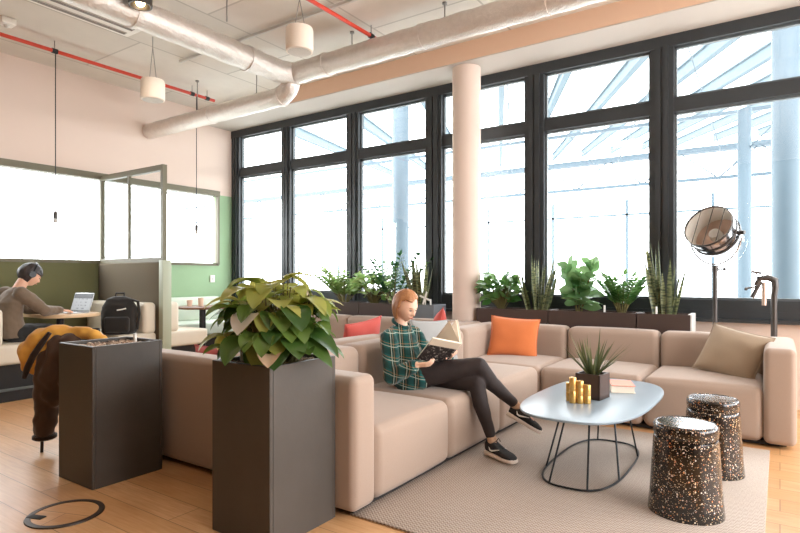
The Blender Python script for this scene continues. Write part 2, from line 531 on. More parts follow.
def center_base(o):
    """move a one-mesh thing's origin to its base centre"""
    vs = [v.co for v in o.data.vertices]
    c = V(((min(v.x for v in vs) + max(v.x for v in vs)) / 2, (min(v.y for v in vs) + max(v.y for v in vs)) / 2, min(v.z for v in vs)))
    o.data.transform(Matrix.Translation(-c)); o.location = c
    return o

def tag(o, label=None, cat=None, group=None, kind=None):
    if label: o['label'] = label
    if cat: o['category'] = cat
    if group: o['group'] = group
    if kind: o['kind'] = kind
    return o

def thing(name, label, cat, loc=(0, 0, 0), rotz=0.0, group=None):
    o = bpy.data.objects.new(name, None); COL.objects.link(o)
    o.location = loc; o.rotation_euler = (0, 0, rotz); o.empty_display_size = 0.1
    return tag(o, label, cat, group)

def dup(root, loc, rotz=None, label=None, group=None):
    r = root.copy(); COL.objects.link(r); r.location = loc
    if rotz is not None: r.rotation_euler = (0, 0, rotz)
    if label: r['label'] = label
    if group: r['group'] = group
    for ch in list(root.children):
        c = ch.copy(); COL.objects.link(c); c.parent = r
        for g in list(ch.children):
            d = g.copy(); COL.objects.link(d); d.parent = c
    return r

def struct(name, mb, mat, label=None, parent=None, smooth=False):
    o = mb.build(name, mat, parent, smooth)
    if parent is None:
        o['kind'] = 'structure'
        if label: o['label'] = label
    return o

def fuse(mb, vox, smooth=3, disp=0.0, dscale=8.0):
    """one continuous skin out of overlapping closed volumes"""
    bmesh.ops.recalc_face_normals(mb.b, faces=list(mb.b.faces))
    me = bpy.data.meshes.new('f'); mb.b.to_mesh(me); mb.b.free()
    o = bpy.data.objects.new('f', me); COL.objects.link(o)
    r = o.modifiers.new('r', 'REMESH'); r.mode = 'VOXEL'; r.voxel_size = vox; r.adaptivity = 0
    if smooth:
        sm = o.modifiers.new('s', 'SMOOTH'); sm.factor = 0.5; sm.iterations = smooth
    dg = bpy.context.evaluated_depsgraph_get(); dg.update()
    out = bpy.data.meshes.new_from_object(o.evaluated_get(dg))
    bpy.data.objects.remove(o); bpy.data.meshes.remove(me)
    if disp:
        out.update()
        nr = [v.normal.copy() for v in out.vertices]
        for v, n_ in zip(out.vertices, nr):
            c = v.co
            k = noise.noise(c * dscale) * 0.6 + noise.noise(c * dscale * 2.3 + V((5, 2, 1))) * 0.4
            v.co = c + n_ * disp * k
    return out

# ------------------------------------------------------------------ SETTING
CEIL = 4.02; YW = 6.5; XL = -7.95; TOP = 3.8
struct('floor', MB().box((-8.1, -3.0, -0.1), (4.0, 6.75, 0.0)), M['floor'], 'oak plank floor')
struct('ceiling', MB().box((-8.1, -3.0, CEIL), (4.0, 6.75, CEIL + 0.15)), M['ceiling'], 'painted concrete ceiling')
struct('trim_1', MB().box((-7.95, 5.89, TOP + .004), (4.0, 6.72, CEIL)), M['beam'], 'pinkish plaster beam over the windows')
struct('trim_5', MB().box((-7.95, 5.90, TOP - .006), (4.0, 6.70, TOP + .004)), M['soffit'], 'pale soffit board under the beam')
# left wall, with a long opening
LZ0, LZ1, LY0, LY1 = 1.46, 2.65, 1.3, 6.18
wl = MB()
wl.box((XL - 0.15, -3.0, LZ1), (XL, 6.72, CEIL))
struct('wall_left', wl, M['wall'], 'pale plaster wall above the booths')
wg = MB()
wg.box((XL - 0.15, 4.18, 0), (XL, 6.72, LZ0)); wg.box((XL - 0.15, LY1, LZ0), (XL, 6.72, LZ1))
struct('wall_left_lower', wg, M['green'], 'sage green wall under the booth window')
wo = MB().box((XL - 0.15, -3.0, 0), (XL, 4.18, LZ0)); wo.box((XL - 0.15, -3.0, LZ0), (XL, LY0, LZ1))
struct('wall_left_booth', wo, M['olive'], 'olive padded wall in the near booth')
w0 = thing('window_1', 'long window above the booth benches', None, (XL, 2.3, LZ0)); w0['kind'] = 'structure'
f = MB()
f.box((XL - 0.1, LY0, LZ1 - 0.03), (XL + 0.05, LY1, LZ1 + 0.06)); f.box((XL - 0.1, LY0, LZ0 - 0.02), (XL + 0.02, LY1, LZ0 + 0.025))
f.box((XL - 0.03, LY1 - 0.035, LZ0), (XL + 0.04, LY1, LZ1)); f.box((XL - 0.1, LY0, LZ0), (XL + 0.04, LY0 + 0.06, LZ1))
f.build('window_frame', M['olive_metal'], w0, False, world=True)
MB().box((XL - 0.06, LY0 + .06, LZ0 + .025), (XL - 0.05, LY1 - .06, LZ1 - .03)).build('pane', M['glass'], w0, False, world=True)

# window wall
SILL = 1.02; BOT = 0.80; TR = 3.055
struct('wall_window', MB().box((XL, YW - 0.02, 0), (4.0, YW + 0.2, BOT)), M['wall'], 'plaster wall below the window sill')
struct('trim_2', MB().box((XL, YW - 0.10, BOT), (4.0, YW + 0.2, BOT + 0.035)).box((XL, YW - 0.04, BOT + .035), (4.0, YW + 0.2, SILL - 0.11)), M['frame'], 'dark window sill')
mull = [(-7.95, -7.75), (-6.72, -6.52), (-5.35, -5.12), (-3.97, -3.72), (-2.56, -2.32), (-1.15, -0.92), (0.25, 0.48), (1.66, 1.89), (3.07, 3.3)]
for i, (a, b) in enumerate(mull):
    m = MB().box((a, YW - 0.04, SILL - 0.11), (b, YW + 0.06, TOP))
    m.box((a + .05, YW - 0.055, SILL - 0.11), ((a + b) / 2 - .012, YW - 0.03, TOP - .12)).box(((a + b) / 2 + .012, YW - 0.06, SILL - 0.11), (b - .05, YW - 0.03, TOP - .12))
    struct('trim_%d' % (10 + i), m, M['frame'], 'dark window mullion')
struct('trim_3', MB().box((XL, YW - 0.05, TOP - 0.13), (4.0, YW + 0.06, TOP)), M['frame'], 'dark window head')
for i in range(len(mull) - 1):
    x0, x1 = mull[i][1], mull[i + 1][0]
    w = thing('window_%d' % (i + 2), 'tall dark framed window with a fanlight above', None, ((x0 + x1) / 2, YW, SILL - .11)); w['kind'] = 'structure'
    f = MB()
    f.box((x0, YW - 0.03, TR - 0.07), (x1, YW + 0.05, TR + 0.07))
    f.box((x0, YW - 0.03, SILL - 0.11), (x1, YW + 0.05, SILL))
    f.build('window_frame', M['frame'], w, False, world=True)
    g = MB()
    for (z0, z1) in ((SILL, TR - .075), (TR + .075, TOP - .13)):
        for bx in (((x0, z0), (x0 + .022, z1)), ((x1 - .022, z0), (x1, z1)), ((x0, z0), (x1, z0 + .022)), ((x0, z1 - .022), (x1, z1))):
            g.box((bx[0][0], YW + .01, bx[0][1]), (bx[1][0], YW + .06, bx[1][1]))
    g.build('glazing_bead', M['sash'], w, False, world=True)
    p = MB()
    p.box((x0 + .02, YW + .03, SILL + .02), (x1 - .02, YW + .036, TR - .095)); p.box((x0 + .02, YW + .03, TR + .095), (x1 - .02, YW + .036, TOP - .15))
    p.build('pane', M['glass'], w, False, world=True)
    h = MB().box((x0 - .055, YW - .075, 1.62), (x0 - .035, YW - .05, 1.78), .004)
    if i in (0, 2, 3): h.build('window_handle', M['black_metal'], w, world=True)
# walls the camera has behind and beside it
struct('wall_back', MB().box((-8.1, -3.15, 0), (4.0, -3.0, CEIL)), M['brown_panel'], 'brown panelled wall behind the camera')
wr = MB().box((4.0, -3.0, 0), (4.15, 6.75, 0.7)).box((4.0, -3.0, 3.6), (4.15, 6.75, CEIL + .15))
wr.box((4.0, -3.0, 0.7), (4.15, 0.6, 3.6))
for y in (4.1, 6.5): wr.box((4.0, y, 0.7), (4.15, y + 0.25, 3.6))
struct('wall_right', wr, M['wall'], 'window wall on the right of the room')
# round column
cl = thing('column', 'round cream plaster column standing in front of the windows', 'column', (-3.17, 6.12, 0))
MB().cyl((0, 0, 0), (0, 0, TOP), 0.172, seg=48).build('shaft', M['wall'], cl)
MB().lathe([(0.172, 0), (0.182, 0), (0.182, 0.09), (0.172, 0.1)], seg=48).build('base_ring', M['white'], cl)
# raised booth floor
struct('floor_booth', MB().box((XL, 1.2, 0.0), (-6.4, 6.48, 0.1)), M['carpet'], 'dark carpeted platform under the booths')
struct('trim_4', MB().box((-6.42, 1.2, 0.0), (-6.385, 6.48, 0.104)), M['black_metal'], 'dark edge of the booth platform')

# ------------------------------------------------------------------ ATRIUM OUTSIDE
struct('floor_atrium', MB().box((-40, 6.8, -0.2), (20, 60, -0.05)), M['ground'], 'pale atrium paving outside')
struct('ground', MB().box((-40, -20, -0.35), (-8.2, 6.8, -0.2)), M['ground'], 'pale paving beyond the left window')
def rafter(x14):
    d = V((-0.414, 0.928, 0.102)); p = V((x14, 14, 6.26))
    a = p + d * (-5.8 / .928); b = p + d * (20 / .928)
    o = MB()
    side = V((0.913, 0.407, 0)); up = V((0, 0, 1))
    for (w, z0, z1) in ((.18, 0, .05), (.06, .05, .33), (.18, .33, .38)):
        vs = []
        for q in (a, b):
            for (sx, zz) in ((-w / 2, z0), (w / 2, z0), (w / 2, z1), (-w / 2, z1)): vs.append(q + side * sx + up * zz)
        o.faces(vs, [(0, 1, 2, 3), (7, 6, 5, 4), (0, 4, 5, 1), (1, 5, 6, 2), (2, 6, 7, 3), (3, 7, 4, 0)])
    return o
k = 0
for x in (-14.2, -11.3, -8.6, -6.2, -4.45, -2.7, -0.95, 0.75, 2.45, 4.2, 6, 8, 10):
    o = struct('trim_%d' % (30 + k), rafter(x), M['steel'], 'sloping steel rafter of the atrium roof'); k += 1
for (y, z) in ((33, 8.05), (22, 6.9)):
    o = MB().box((-40, y, z - .35), (14, y + .2, z)) if y == 33 else MB().box((-40, y, z - .12), (14, y + .14, z))
    o = struct('trim_%d' % (50 + k), o, M['steel_light'], 'horizontal girder across the atrium'); k += 1
# trussed tie under the rafters
tr = MB()
for (z,) in ((5.2,), (4.3,)): tr.box((-30, 20, z), (12, 20.1, z + .1))
for i in range(18):
    x = -28 + i * 2.2
    tr.tube([(x, 20.05, 4.35), (x + 1.1, 20.05, 5.25), (x + 2.2, 20.05, 4.35)], .03, 6)
struct('trim_70', tr, M['steel_light'], 'pale lattice truss across the atrium')
ti = MB()
for x in (-9, -5.2, -1.6, 2): ti.tube([(x, 12, 6.2), (x - 3.2, 20, 4.7)], .022, 6); ti.tube([(x, 12, 6.2), (x + .2, 20, 4.7)], .018, 6)
struct('trim_71', ti, M['steel_light'], 'thin tie rods under the atrium roof')
cp = thing('atrium_column', 'pale steel column outside the rightmost window', 'column', (0.07, 10.0, -0.05), 0, None)
MB().cyl((0, 0, 0), (0, 0, 6.1), 0.18, seg=28).build('shaft', M['steel_light'], cp)
MB().cyl((0, 0, 0), (0, 0, .06), 0.26, seg=28).build('base_plate', M['steel'], cp)
dup(cp, (-6.7, 9.9, -0.05), 0, 'pale steel column outside, seen left of the round cream column')
dup(cp, (-0.84, 18.8, -0.05), 0, 'distant pale steel column outside, just left of the nearest one')
# glazed facade far across
fc = MB()
for z in (5.0,): fc.box((-40, 36, z), (20, 36.1, z + .12))
for i in range(13): fc.box((-40 + i * 4.6, 36, 0), (-39.85 + i * 4.6, 36.1, 6))
struct('wall_facade', fc, M['steel_light'], 'glazing bars of the far atrium front')

# ------------------------------------------------------------------ CEILING SERVICES
def duct(name, label, pts, r):
    t = thing(name, label, 'duct', pts[0])
    P = []
    for a, b in zip(pts, pts[1:]):
        a, b = V(a), V(b); n = max(2, int((b - a).length / 0.12))
        P += [a + (b - a) * i / n for i in range(n)]
    P.append(V(pts[-1]))
    rr = [r * (1 + 0.035 * math.sin(i * 2.1) + 0.02 * noise.noise(V((i * .7, r, 0)))) for i in range(len(P))]
    MB().tube(P, rr, 20).build('pipe', M['foil'], t, angle=80, world=True)
    i = 4
    while i < len(P) - 2:
        d = (P[i + 1] - P[i - 1]).normalized()
        MB().tube([P[i] - d * .018, P[i] + d * .018], rr[i] + .008, 20).build('clamp_band', M['foil'], t, world=True)
        i += 11
    return t
duct('air_duct', 'silver foil duct running from above the camera to the bend', [(-4.98, -1.6, 3.70), (-4.98, 4.75, 3.72), (-4.90, 4.97, 3.73)], 0.135)
duct('air_duct', 'silver foil duct running right along the window beam', [(-4.86, 4.93, 3.73), (3.9, 4.93, 3.76)], 0.125)
duct('air_duct', 'pale foil duct running left from the bend to the end wall', [(-4.98, 4.95, 3.66), (-5.02, 4.95, 3.56), (-5.14, 4.95, 3.50), (-7.92, 4.90, 3.46)], 0.115)
def pipe(label, a, b, hang):
    t = thing('sprinkler_pipe', label, 'pipe', a)
    MB().tube([a, b], .022, 10).build('pipe', M['redpipe'], t, world=True)
    for q in hang:
        p = V(a) + (V(b) - V(a)) * q
        MB().tube([p + V((0, 0, .02)), (p.x, p.y, CEIL)], .006, 6).build('hanger', M['galv'], t, world=True)
        MB().cyl(p - V((0, .03, 0)), p + V((0, .03, 0)), .03, seg=10).build('clamp', M['black_metal'], t, world=True)
pipe('long red sprinkler pipe high on the left, above the booths', (-7.04, -1, 3.90), (-7.04, 5.4, 3.90), (.3, .65, .94, .98))
pipe('red sprinkler pipe beside the hanging speaker near the middle', (-3.72, -1, 3.90), (-3.72, 5.1, 3.90), (.4, .97))
def pendant_speaker(label, x, y, z):
    t = thing('pendant_speaker', label, 'speaker', (x, y, z), 0, 'pendant speakers')
    MB().lathe([(0, .24), (.08, .24), (.125, .225), (.132, .20), (.132, .03), (.128, 0), (.112, -.004)], seg=36).build('shell', M['speaker'], t)
    MB().lathe([(0, -.002), (.113, -.006)], seg=36).build('grille', M['grille'], t)
    for s in (-1, 1): MB().tube([(s * .07, 0, .23), (0, 0, .23 + (CEIL - z - .23) * .75), (0, 0, CEIL - z)], .004, 5).build('cable', M['galv'], t)
pendant_speaker('white cylinder speaker hanging beside the red pipe near the middle', -3.83, 3.92, 3.42)
pendant_speaker('white cylinder speaker hanging above the glass booth partition', -5.98, 3.74, 3.29)
def pendant(label, x, y, z, top):
    t = thing('pendant_lamp', label, 'lamp', (x, y, z), 0, 'bare bulb pendants over booth tables')
    MB().tube([(0, 0, .1), (0, 0, top - z)], .006, 6).build('cord', M['black_metal'], t)
    MB().lathe([(0, .12), (.016, .12), (.024, .10), (.024, .04), (.018, .035)], seg=14).build('socket', M['gunmetal'], t)
    MB().ball((0, 0, 0.012), .026, 2, (1, 1, 1.2)).build('bulb', M['vent'], t)
pendant('bare bulb pendant on a black cord over the seated man', -7.04, 3.17, 1.90, 3.88)
pendant('bare bulb pendant over the far booth table by the windows', -7.04, 5.09, 1.89, 3.88)
sp = thing('ceiling_spotlight', 'dark can spotlight with a warm lit bulb at the top edge', 'lamp', (-4.70, 2.82, 3.655))
MB().cyl((0, 0, .14), (0, 0, CEIL - 3.655), .014, seg=10).build('stem', M['gunmetal'], sp)
MB().lathe([(0, .15), (.1, .15), (.1, 0), (.085, 0), (.07, .06), (0, .07)], seg=28).build('can', M['gunmetal'], sp)
MB().ball((0, 0, .035), .042, 2).build('bulb', M['bulb'], sp)
ac = thing('air_conditioner', 'white ceiling cassette air vent beside the long duct', 'vent', (-5.93, 2.75, 3.98), 0)
MB().box((-.16, -.75, -.03), (.16, .75, .04), .01).build('housing', M['white'], ac)
for x in (-.075, .075):
    MB().box((x - .03, -.68, -.036), (x + .03, .68, -.028)).build('slot', M['vent'], ac)
    for s in (-.012, .012): MB().box((x + s - .003, -.67, -.042), (x + s + .003, .67, -.034)).build('slat', M['galv'], ac)
b = thing('ceiling_sensor', 'small white sensor box on the ceiling near the top left corner', 'sensor', (-6.86, 2.6, 3.95))
MB().box((-.07, -.07, 0), (.07, .07, .07), .012).build('housing', M['white'], b); MB().ball((0, 0, 0), .03, 2).build('dome', M['vent'], b)
d = thing('smoke_detector', 'dark round detector beside the duct bend', 'detector', (-4.45, 4.62, 3.80))
MB().lathe([(0, -.03), (.05, -.03), (.075, 0), (.075, .06), (0, .06)], seg=24).build('housing', M['gunmetal'], d); MB().cyl((0, 0, .06), (0, 0, .22), .012, seg=8).build('stem', M['galv'], d)
for (x, y, z) in ((-4.5, 3.6, 3.76), (-5.6, 4.95, 3.6), (-6.8, 4.93, 3.58), (-4.0, 4.93, 3.84), (-2.8, 4.93, 3.85), (-4.98, 2.4, 3.82)):
    r = thing('duct_hanger', None, 'rod', (x, y, z), 0, 'threaded rods holding the ducts')
    r['label'] = 'thin steel threaded rod hanging a duct from the ceiling'
    MB().tube([(0, 0, 0), (0, 0, CEIL - z)], .007, 6).build('rod', M['galv'], r); MB().cyl((0, 0, CEIL - z - .02), (0, 0, CEIL - z), .025, seg=10).build('anchor', M['galv'], r)
tray = MB().box((-7.9, 2.1, 3.965), (-4.0, 2.13, 3.995)); tray = tray.build('cable_conduit', M['vent']); tag(center_base(tray), 'thin pale conduit crossing the ceiling on the left', 'conduit')
tray = MB().box((-6.3, 4.3, 3.97), (-3.0, 4.325, 4.0)).build('cable_conduit', M['vent']); tag(center_base(tray), 'thin pale conduit crossing the ceiling near the duct bend', 'conduit')

# ------------------------------------------------------------------ BOOTHS
pt = thing('booth_partition', 'booth partition with brown padded lower panel and steel framed glass', 'partition', (-7.1, 4.18, 0.1))
MB().rbox((-7.93, 4.13, 0.1), (-6.47, 4.23, 1.44), .02).build('padded_panel', M['brown_panel'], pt, world=True)
MB().box((-6.46, 4.12, 0.1), (-6.37, 4.24, 1.46), .005).build('post', M['mint_metal'], pt, world=True)
fr = MB()
fr.box((-7.94, 4.15, 2.60), (-6.47, 4.21, 2.67)).box((-7.94, 4.15, 1.44), (-6.47, 4.21, 1.50)).box((-7.94, 4.15, 1.5), (-7.89, 4.21, 2.6)).box((-7.24, 4.16, 1.5), (-7.21, 4.20, 2.6)).box((-6.47, 4.15, 1.46), (-6.42, 4.21, 2.67))
fr.build('frame', M['olive_metal'], pt, False, world=True)
for (a, b) in ((-7.89, -7.24), (-7.21, -6.47)): MB().box((a, 4.175, 1.5), (b, 4.185, 2.6)).build('pane', M['glass'], pt, False, world=True)

def bench(label, x0, x1, y0, y1, back, mat):
    """back: which side the backrest is on ('-y', '+y', '-x')"""
    t = thing('booth_bench', label, 'bench', ((x0 + x1) / 2, (y0 + y1) / 2, 0.1), 0, 'cream booth benches')
    MB().rbox((x0, y0, .35), (x1, y1, .55), .035, (0, 0, .01)).build('seat', mat, t, world=True)
    MB().box((x0 + .03, y0 + .06, .1), (x1 - .08, y1 - .06, .35)).build('plinth', M['sofa_base'], t, False, world=True)
    if back == '-y': MB().rbox((x0, y0, .54), (x1, y0 + .17, .93), .05, (0, .015, 0)).build('backrest', mat, t, world=True)
    if back == '+y': MB().rbox((x0, y1 - .17, .54), (x1, y1, .93), .05, (0, .015, 0)).build('backrest', mat, t, world=True)
    if back == '-x': MB().rbox((x0, y0, .54), (x0 + .15, y1, .93), .05, (.015, 0, 0)).build('backrest', mat, t, world=True)
    return t
bench('cream booth bench with backrest, the man sits on it', -7.9, -6.5, 2.27, 2.95, '-y', M['cream'])
bench('cream booth bench under the backpack, against the brown partition', -7.9, -6.5, 3.62, 4.12, '+y', M['cream'])
bench('cream booth bench backing onto the far side of the partition', -7.2, -6.46, 4.25, 4.86, '-y', M['cream'])
bench('pale mint bench along the green wall behind the far table', -7.93, -7.3, 4.25, 6.1, '-x', M['mint'])
t1 = thing('booth_table', 'oak topped booth table under the laptop', 'table', (-7.1, 3.25, .1))
MB().slab([(x, y) for (x, y) in [(-7.75, 2.9), (-6.72, 2.9), (-6.6, 3.0), (-6.56, 3.22), (-6.6, 3.42), (-6.72, 3.53), (-7.75, 3.53)]], .79, .83, .004).build('tabletop', M['oak_top'], t1, world=True)
MB().cyl((-7.1, 3.25, .12), (-7.1, 3.25, .79), .04).build('pedestal', M['black_metal'], t1, world=True)
MB().cyl((-7.1, 3.25, .1), (-7.1, 3.25, .125), .25).build('foot', M['black_metal'], t1, world=True)
t2 = thing('booth_table', 'round dark edged table in the far booth, two cups on it', 'table', (-6.98, 5.15, .1))
MB().lathe([(0, .69), (.34, .69), (.36, .70), (.36, .72), (.35, .725), (0, .725)], seg=48).build('tabletop', M['walnut'], t2)
MB().cyl((0, 0, .02), (0, 0, .69), .045).build('pedestal', M['black_metal'], t2)
MB().cyl((0, 0, 0), (0, 0, .025), .24).build('foot', M['black_metal'], t2)
for i, (x, y, h) in enumerate(((-7.06, 4.99, .09), (-6.98, 5.12, .12))):
    c = MB().lathe([(0, 0), (.033, 0), (.042, h), (.038, h), (.03, .01), (0, .01)], (x, y, .826), 20).build('drinking_cup', M['cup'])
    tag(center_base(c), ['shorter pink paper cup on the round far table', 'taller pink paper cup on the round far table'][i], 'cup', 'cups on the far table')
so = thing('wall_socket', 'small white socket on the green wall', 'socket', (XL + .005, 6.05, 1.22))
MB().box((0, -.045, -.06), (.015, .045, .06), .004).build('plate', M['white'], so); MB().cyl((.012, 0, 0), (.02, 0, 0), .022, seg=16).build('outlet', M['vent'], so)
# backpack
bp = thing('backpack', 'black backpack propped on the booth bench', 'bag', (-6.70, 3.75, .55), math.radians(48))
body = MB().loft([((0, 0, z), (1, 0, 0), w, (0, 1, 0), dd) for (z, w, dd) in ((0.0, .17, .10), (.04, .20, .12), (.2, .205, .13), (.34, .19, .115), (.43, .14, .08), (.465, .07, .04))], 28, 2.8)
link('body', fuse(body, .012, 2, .012, 9), M['backpack'], bp)
MB().rbox((-.14, -.165, .03), (.14, -.10, .22), .03, (0, .01, 0)).build('front_pocket', M['backpack'], bp)
MB().tube([(-.05, .02, .44), (-.045, .03, .50), (.045, .03, .50), (.05, .02, .44)], .012, 8).build('handle', M['backpack'], bp)
MB().tube([(.14, -.02, .42), (.22, -.06, .40), (.235, -.06, .25), (.20, -.02, .06)], .018, 8).build('strap', M['backpack'], bp)
MB().tube([(.0, -.13, .30), (.06, -.128, .31), (.10, -.12, .32)], .008, 6).build('zip', M['gauge'], bp)
# laptop
lp = thing('laptop', 'open silver laptop on the oak booth table', 'laptop', (-6.86, 3.26, .831), math.radians(12))
MB().box((-.16, -.12, 0), (.16, .11, .016), .005).build('base', M['silver'], lp)
MB().box((-.14, -.03, .016), (.14, .09, .019)).build('keyboard', M['keys'], lp)
lid = Matrix.Translation((0, .112, .014)) @ Matrix.Rotation(math.radians(-18), 4, 'X')
l_ = MB().box((-.16, -.004, 0), (.16, .006, .225), .004, mtx=lid).build('lid', M['silver'], lp)
sc_ = MB().box((-.15, -.0065, .012), (.15, -.004, .215)); sc_ = sc_.build('screen', M['screen'], l_, False); sc_.matrix_basis = lid
# ------------------------------------------------------------------ FLOOR BOX, RUG
fb = thing('floor_box', 'round floor outlet lid set in the oak planks at lower left', 'floor outlet', (-3.12, 1.455, 0.0), math.radians(20))
MB().lathe([(.155, 0), (.155, .006), (.182, .006), (.185, 0)], seg=56).build('ring', M['ring'], fb)
MB().lathe([(0, .003), (.156, .003)], seg=56).build('lid', M['floor'], fb)
MB().box((-.15, -.10, .003), (-.06, -.06, .008), .002).build('flap', M['sofa_base'], fb)
rg = MB().box((-1.87, 2.285, 0.0), (-0.06, 4.80, .011), .004).build('rug', M['rug'], None)
tag(rg, 'grey beige woven rug under the coffee table', 'rug')

# ------------------------------------------------------------------ SOFAS
def seatp(t, x0, x1, y0, y1, d=None):
    o = MB().rbox((x0 + .002, y0 + .002, .035), (x1 - .002, y1 - .002, .435), .055, (.012, .012, .022)).build('seat', M['sofa'], t, world=True, angle=80); return o
def backp(t, x0, x1, y0, y1, z0=.03, z1=.74, b=(.0, .0, .008)):
    MB().rbox((x0 + .002, y0 + .002, z0), (x1 - .002, y1 - .002, z1), .065, b).build('backrest', M['sofa'], t, world=True, angle=80)
def armp(t, x0, x1, y0, y1):
    MB().rbox((x0, y0, .03), (x1, y1, .73), .042, (.005, .005, .005)).build('armrest', M['sofa'], t, world=True, angle=80)
def plinth(t, x0, x1, y0, y1):
    MB().box((x0, y0, 0.012), (x1, y1, .04)).build('plinth', M['sofa_base'], t, False, world=True)
YS = [2.43, 3.25, 4.07, 4.89]
s1 = thing('sectional_sofa', 'beige sectional sofa around the rug, the woman sits on it', 'sofa', (-1.6, 4.6, 0))
armp(s1, -2.80, -1.80, 2.235, 2.43)
for a, b in zip(YS, YS[1:]):
    seatp(s1, -2.58, -1.80, a, b); backp(s1, -2.80, -2.54, a, b)
backp(s1, -2.80, -2.54, 4.89, 5.90)
seatp(s1, -2.58, -1.80, 4.89, 5.68)
XS = [-1.80, -.93, -.10]
for a, b in zip([-2.54] + XS[:-1], XS): backp(s1, a, b, 5.66, 5.90)
for a, b in zip(XS, XS[1:]): seatp(s1, a, b, 4.89, 5.68)
armp(s1, -.10, .10, 4.88, 5.90)
plinth(s1, -2.75, -1.85, 2.29, 5.8); plinth(s1, -1.85, .04, 4.95, 5.8)
s2 = thing('sectional_sofa', 'beige sectional sofa backing onto the woman\'s sofa, facing the booths', 'sofa', (-3.8, 4.6, 0))
armp(s2, -3.85, -2.815, 2.235, 2.43)
for a, b in zip(YS, YS[1:]):
    seatp(s2, -3.85, -3.04, a, b); backp(s2, -3.07, -2.815, a, b)
backp(s2, -3.07, -2.815, 4.89, 5.90)
XT = [-5.55, -4.70, -3.87, -3.07]
for a, b in zip(XT, XT[1:]): backp(s2, a, b, 5.66, 5.90); seatp(s2, a, b, 4.89, 5.68)
armp(s2, -5.75, -5.55, 4.88, 5.90)
plinth(s2, -3.80, -2.87, 2.29, 5.8); plinth(s2, -5.7, -3.8, 4.95, 5.8)

def pillow(label, mat, loc, w, h, thick, face, tilt, roll=0.0, group=None, seed=0, name='cushion'):
    """square scatter cushion; face = heading of its front (deg), tilt = lean back (deg)"""
    n = 22; mb = MB(); R2 = random.Random(seed)
    top = []; bot = []
    for sgn, store in ((1, top), (-1, bot)):
        for i in range(n + 1):
            row = []
            for j in range(n + 1):
                u = -1 + 2 * i / n; v = -1 + 2 * j / n
                k = (max(0, 1 - abs(u) ** 2.6) * max(0, 1 - abs(v) ** 2.6)) ** 0.55
                sh = 1 - 0.07 * (1 - abs(v) ** 2) * abs(u) ** 3; sv = 1 - 0.07 * (1 - abs(u) ** 2) * abs(v) ** 3
                wr = noise.noise(V((u * 1.7 + seed, v * 1.7, sgn))) * .012
                row.append(V((u * w / 2 * sh, sgn * (thick / 2 * k) + wr * k, v * h / 2 * sv)))
            store.append(row)
    for store in (top, bot):
        q = [[mb.b.verts.new(p) for p in r] for r in store]
        for i in range(n):
            for j in range(n): mb.b.faces.new((q[i][j], q[i + 1][j], q[i + 1][j + 1], q[i][j + 1]))
    bmesh.ops.remove_doubles(mb.b, verts=list(mb.b.verts), dist=1e-4)
    seam = MB()
    edge = [top[i][0] for i in range(n)] + [top[n][j] for j in range(n)] + [top[n - i][n] for i in range(n)] + [top[0][n - j] for j in range(n)]
    t = thing(name, label, 'cushion', loc, 0, group)
    mt = Matrix.Rotation(math.radians(face), 4, 'Z') @ Matrix.Rotation(math.radians(-tilt), 4, 'X') @ Matrix.Rotation(math.radians(roll), 4, 'Y')
    mb.b.transform(mt); seam.tube(edge, .005, 6, closed=True); seam.b.transform(mt)
    mb.build('cover', mat, t, angle=180); seam.build('piping', mat, t)
    return t
# face: front is local -Y, turned about Z
pillow('bright orange cushion leaning in the corner of the beige sofa', M['orange'], (-2.27, 5.43, .63), .50, .42, .15, 18, 18, 4, 'scatter cushions on the sofas', 1)
pillow('large beige cushion leaning by the right armrest', M['beige'], (-.33, 5.40, .615), .50, .44, .17, -20, 28, 12, 'scatter cushions on the sofas', 2)
pillow('pale grey cushion right behind the reading woman', M['palegrey'], (-2.43, 4.12, .665), .48, .46, .15, 80, 22, 3, 'scatter cushions on the sofas', 3)
pillow('coral red cushion just left of the woman\'s shoulder, on the sofa behind', M['coral'], (-3.18, 4.05, .645), .50, .44, .16, -92, 14, 6, 'scatter cushions on the sofas', 4)
pillow('coral red cushion behind the pale grey one, near the cream column', M['coral'], (-3.20, 5.50, .65), .46, .44, .16, -60, 10, -14, 'scatter cushions on the sofas', 5)
pillow('coral red cushion peeking over the sofa end between the two tall planters', M['coral'], (-3.31, 2.57, .575), .42, .40, .13, 176, 14, 4, 'scatter cushions on the sofas', 6)

